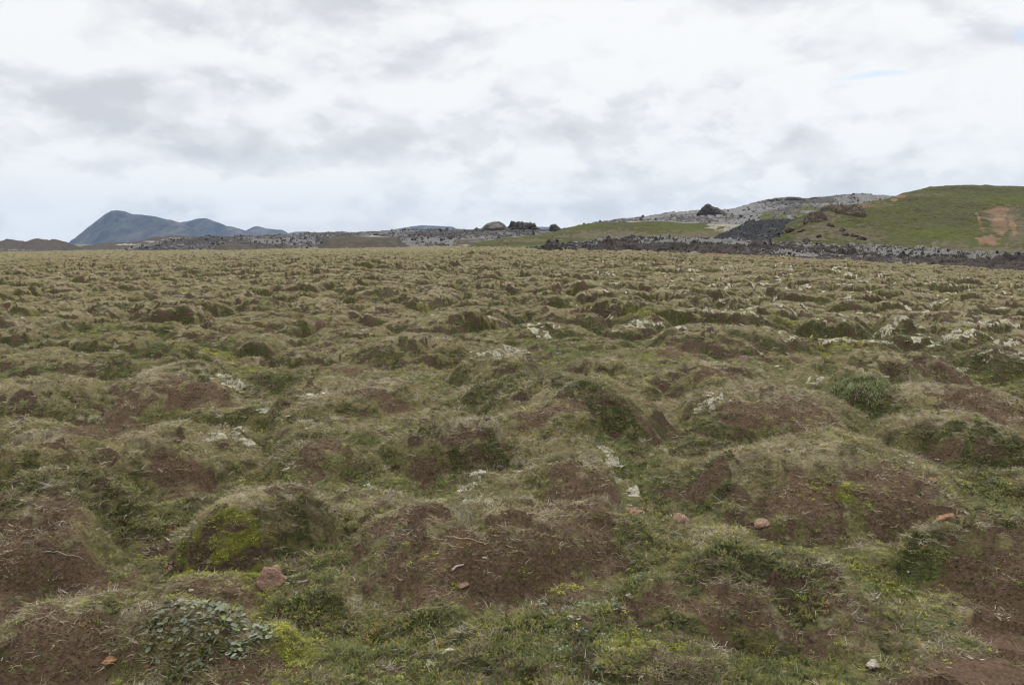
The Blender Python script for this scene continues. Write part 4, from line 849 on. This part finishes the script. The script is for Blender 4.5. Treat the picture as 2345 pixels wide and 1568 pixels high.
fl = [(395, 1313, M_PINK, .0105, .03, 'fresh pink globe flower with pale petals beside the moss cushion', 'globe flowers'), (386, 1312, M_FADED, .0085, .035, 'faded flower head just left of the fresh pink one by the moss cushion', 'globe flowers'),
      (388, 1308, M_FADED, .0075, .045, 'topmost faded flower head of the cluster by the moss cushion', 'globe flowers'), (401, 1285, M_FADED, .006, .03, 'small faded flower head behind the cluster on the moss edge', 'globe flowers'),
      (1697, 829, M_PINK, .024, .05, 'left pink flower of the pair at the foot of the heather mound', 'globe flowers'), (1706, 832, M_PINK, .022, .045, 'right pink flower of the pair at the foot of the heather mound', 'globe flowers'),
      (2112, 1062, M_PINK, .012, .05, 'single pink flower in the grass behind the right mound', 'globe flowers'), (1437, 1208, M_FADED, .010, .035, 'faded round flower head in the grass under the reddish stone', 'globe flowers'),
      (1023, 900, M_FADED, .017, .05, 'faded flower head on the mound behind the pale lichen', 'globe flowers'), (2320, 1110, M_FADED, .012, .05, 'faded flower head at the right edge of the picture', 'globe flowers'),
      (257, 1342, M_YEL, .006, .02, 'small yellow flower in the green strip left of the moss cushion', 'small flowers'), (1435, 840, M_YEL, .012, .03, 'small yellow flower on the dark shrubs in the middle distance', 'small flowers'),
      (2128, 1475, M_WHITE, .005, .02, 'tiny white flower in the grass above the lower right path', 'small flowers'), (1850, 1330, M_WHITE, .006, .025, 'tiny white flower in the hollow behind the lower right mound', 'small flowers'), (2080, 1320, M_WHITE, .006, .025, 'tiny white flower at the left edge of the right bare mound', 'small flowers'), (1830, 1310, M_WHITE, .006, .025, 'tiny white flower on the dark bank in the hollow', 'small flowers')]
for k, f in enumerate(fl): flower(*f, 300+k)
# fallen straws and a dead root
def straw(name, pts, rad, m, lab, cat, grp=None):
    W = [hit(*p) for p in pts]; W2 = []
    for a, b_ in zip(W[:-1], W[1:]):
        for k in range(5): W2.append(a+(b_-a)*k/5)
    W2.append(W[-1]); W2 = [np.array([q[0], q[1], float(height(q[0:1], q[1:2])[0])+.012]) for q in W2]; o_ = W2[0].copy(); V, Fq = [], []
    tube(V, Fq, [tuple(q-o_) for q in W2], rad, 6); o = mesh_from(name, V, Fq, m, None, True); o.location = o_; o['label'] = lab; o['category'] = cat
    if grp: o['group'] = grp
M_STR = material('dry_straw', lambda t, b: t.mix(t.noise(pos(t), 80, 2), (.30, .23, .13), (.50, .41, .26)), .8, .2)
M_DEAD = material('dead_wood', lambda t, b: t.mix(t.noise(pos(t), 60, 3), (.18, .15, .12), (.42, .38, .34)), .9, .1)
straw('straw', [(1022, 1234), (1050, 1236), (1080, 1240), (1110, 1249)], .0022, M_STR, 'long pale straw lying across the bare soil of the central mound', 'straw', 'fallen straws')
straw('straw', [(1013, 1250), (1035, 1257), (1062, 1260)], .0015, M_STR, 'short thin straw just below the long one on the central mound', 'straw', 'fallen straws')
straw('straw', [(945, 1402), (985, 1396), (1010, 1396)], .0022, M_STR, 'pale straw in the green hollow in front of the central mound', 'straw', 'fallen straws')
straw('dead_branch', [(1033, 1310), (1045, 1302), (1062, 1298)], .0075, M_DEAD, 'short grey piece of dead wood on the central mound', 'dead branch', 'dead branches')
straw('dead_branch', [(100, 1272), (130, 1271), (160, 1276), (190, 1285)], .003, M_DEAD, 'bare grey root lying on the soil of the left mound', 'dead branch', 'dead branches')
straw('dead_branch', [(1810, 962), (1822, 966), (1832, 978)], .004, M_DEAD, 'bleached root on the mound behind, at middle right', 'dead branch', 'dead branches')
# bright green bush on its own small mound
p0 = hit(1965, 925); bush = empty('green_bush', p0, label='bright green feathery bush capping a small mound at right', category='bush')
r = random.Random(9); V, Fq, V2, F2 = [], [], [], []
M_BUSH = material('bush_leaves', lambda t, b: t.mix(t.noise(pos(t), 14, 3, .6), (.15, .185, .08), (.36, .40, .21)), .8, .2)
for _ in range(3600):
    a = r.uniform(0, 6.283); q = math.sqrt(r.random()); q *= .78+.3*math.sin(a*3+1)*.5+.22*r.random(); x_ = q*math.cos(a)*.46; y_ = q*math.sin(a)*.27
    gz = float(height(np.array([p0[0]+x_]), np.array([p0[1]+.12+y_]), False)[0])-p0[2]; z_ = gz+r.uniform(-.01, .02)*(1-q*q*.6)
    strip(V, Fq, (x_, .12+y_, z_), (r.gauss(0, .6), r.gauss(0, .6), 1), r.uniform(.015, .04), .0028, (r.gauss(0, .2), r.gauss(0, .2), 0), r, 2)
    if r.random() < .05: tube(V2, F2, [(x_, .12+y_, gz-.02), (x_+r.gauss(0, .02), .12+y_+r.gauss(0, .02), z_)], .002, 4)
o = mesh_from('leaves', V+V2, Fq+[tuple(q+len(V) for q in f) for f in F2], M_BUSH, bush); o.data.materials.append(M_STEM)
for p in o.data.polygons:
    if p.index >= len(Fq): p.material_index = 1

# ---------------------------------------------------------------- air
hz_ = 2*9100; bm = bmesh.new(); bmesh.ops.create_cube(bm, size=1)
zlo = float(GZ.min())-60; zhi = 420.0
for v in bm.verts: v.co = Vector((v.co.x*hz_, v.co.y*hz_, zlo if v.co.z < 0 else zhi))
me = bpy.data.meshes.new('haze'); bm.to_mesh(me); bm.free()
m = bpy.data.materials.new('haze'); m.use_nodes = True; t = NT(m.node_tree); pvn = t.new('ShaderNodeVolumePrincipled'); t.l.new(pvn.outputs[0], t.new('ShaderNodeOutputMaterial').inputs['Volume'])
pvn.inputs['Color'].default_value = (.42, .66, 1, 1); pvn.inputs['Density'].default_value = 4.2e-5; pvn.inputs['Anisotropy'].default_value = .2
link('haze', me, m, kind='stuff')
print('built')
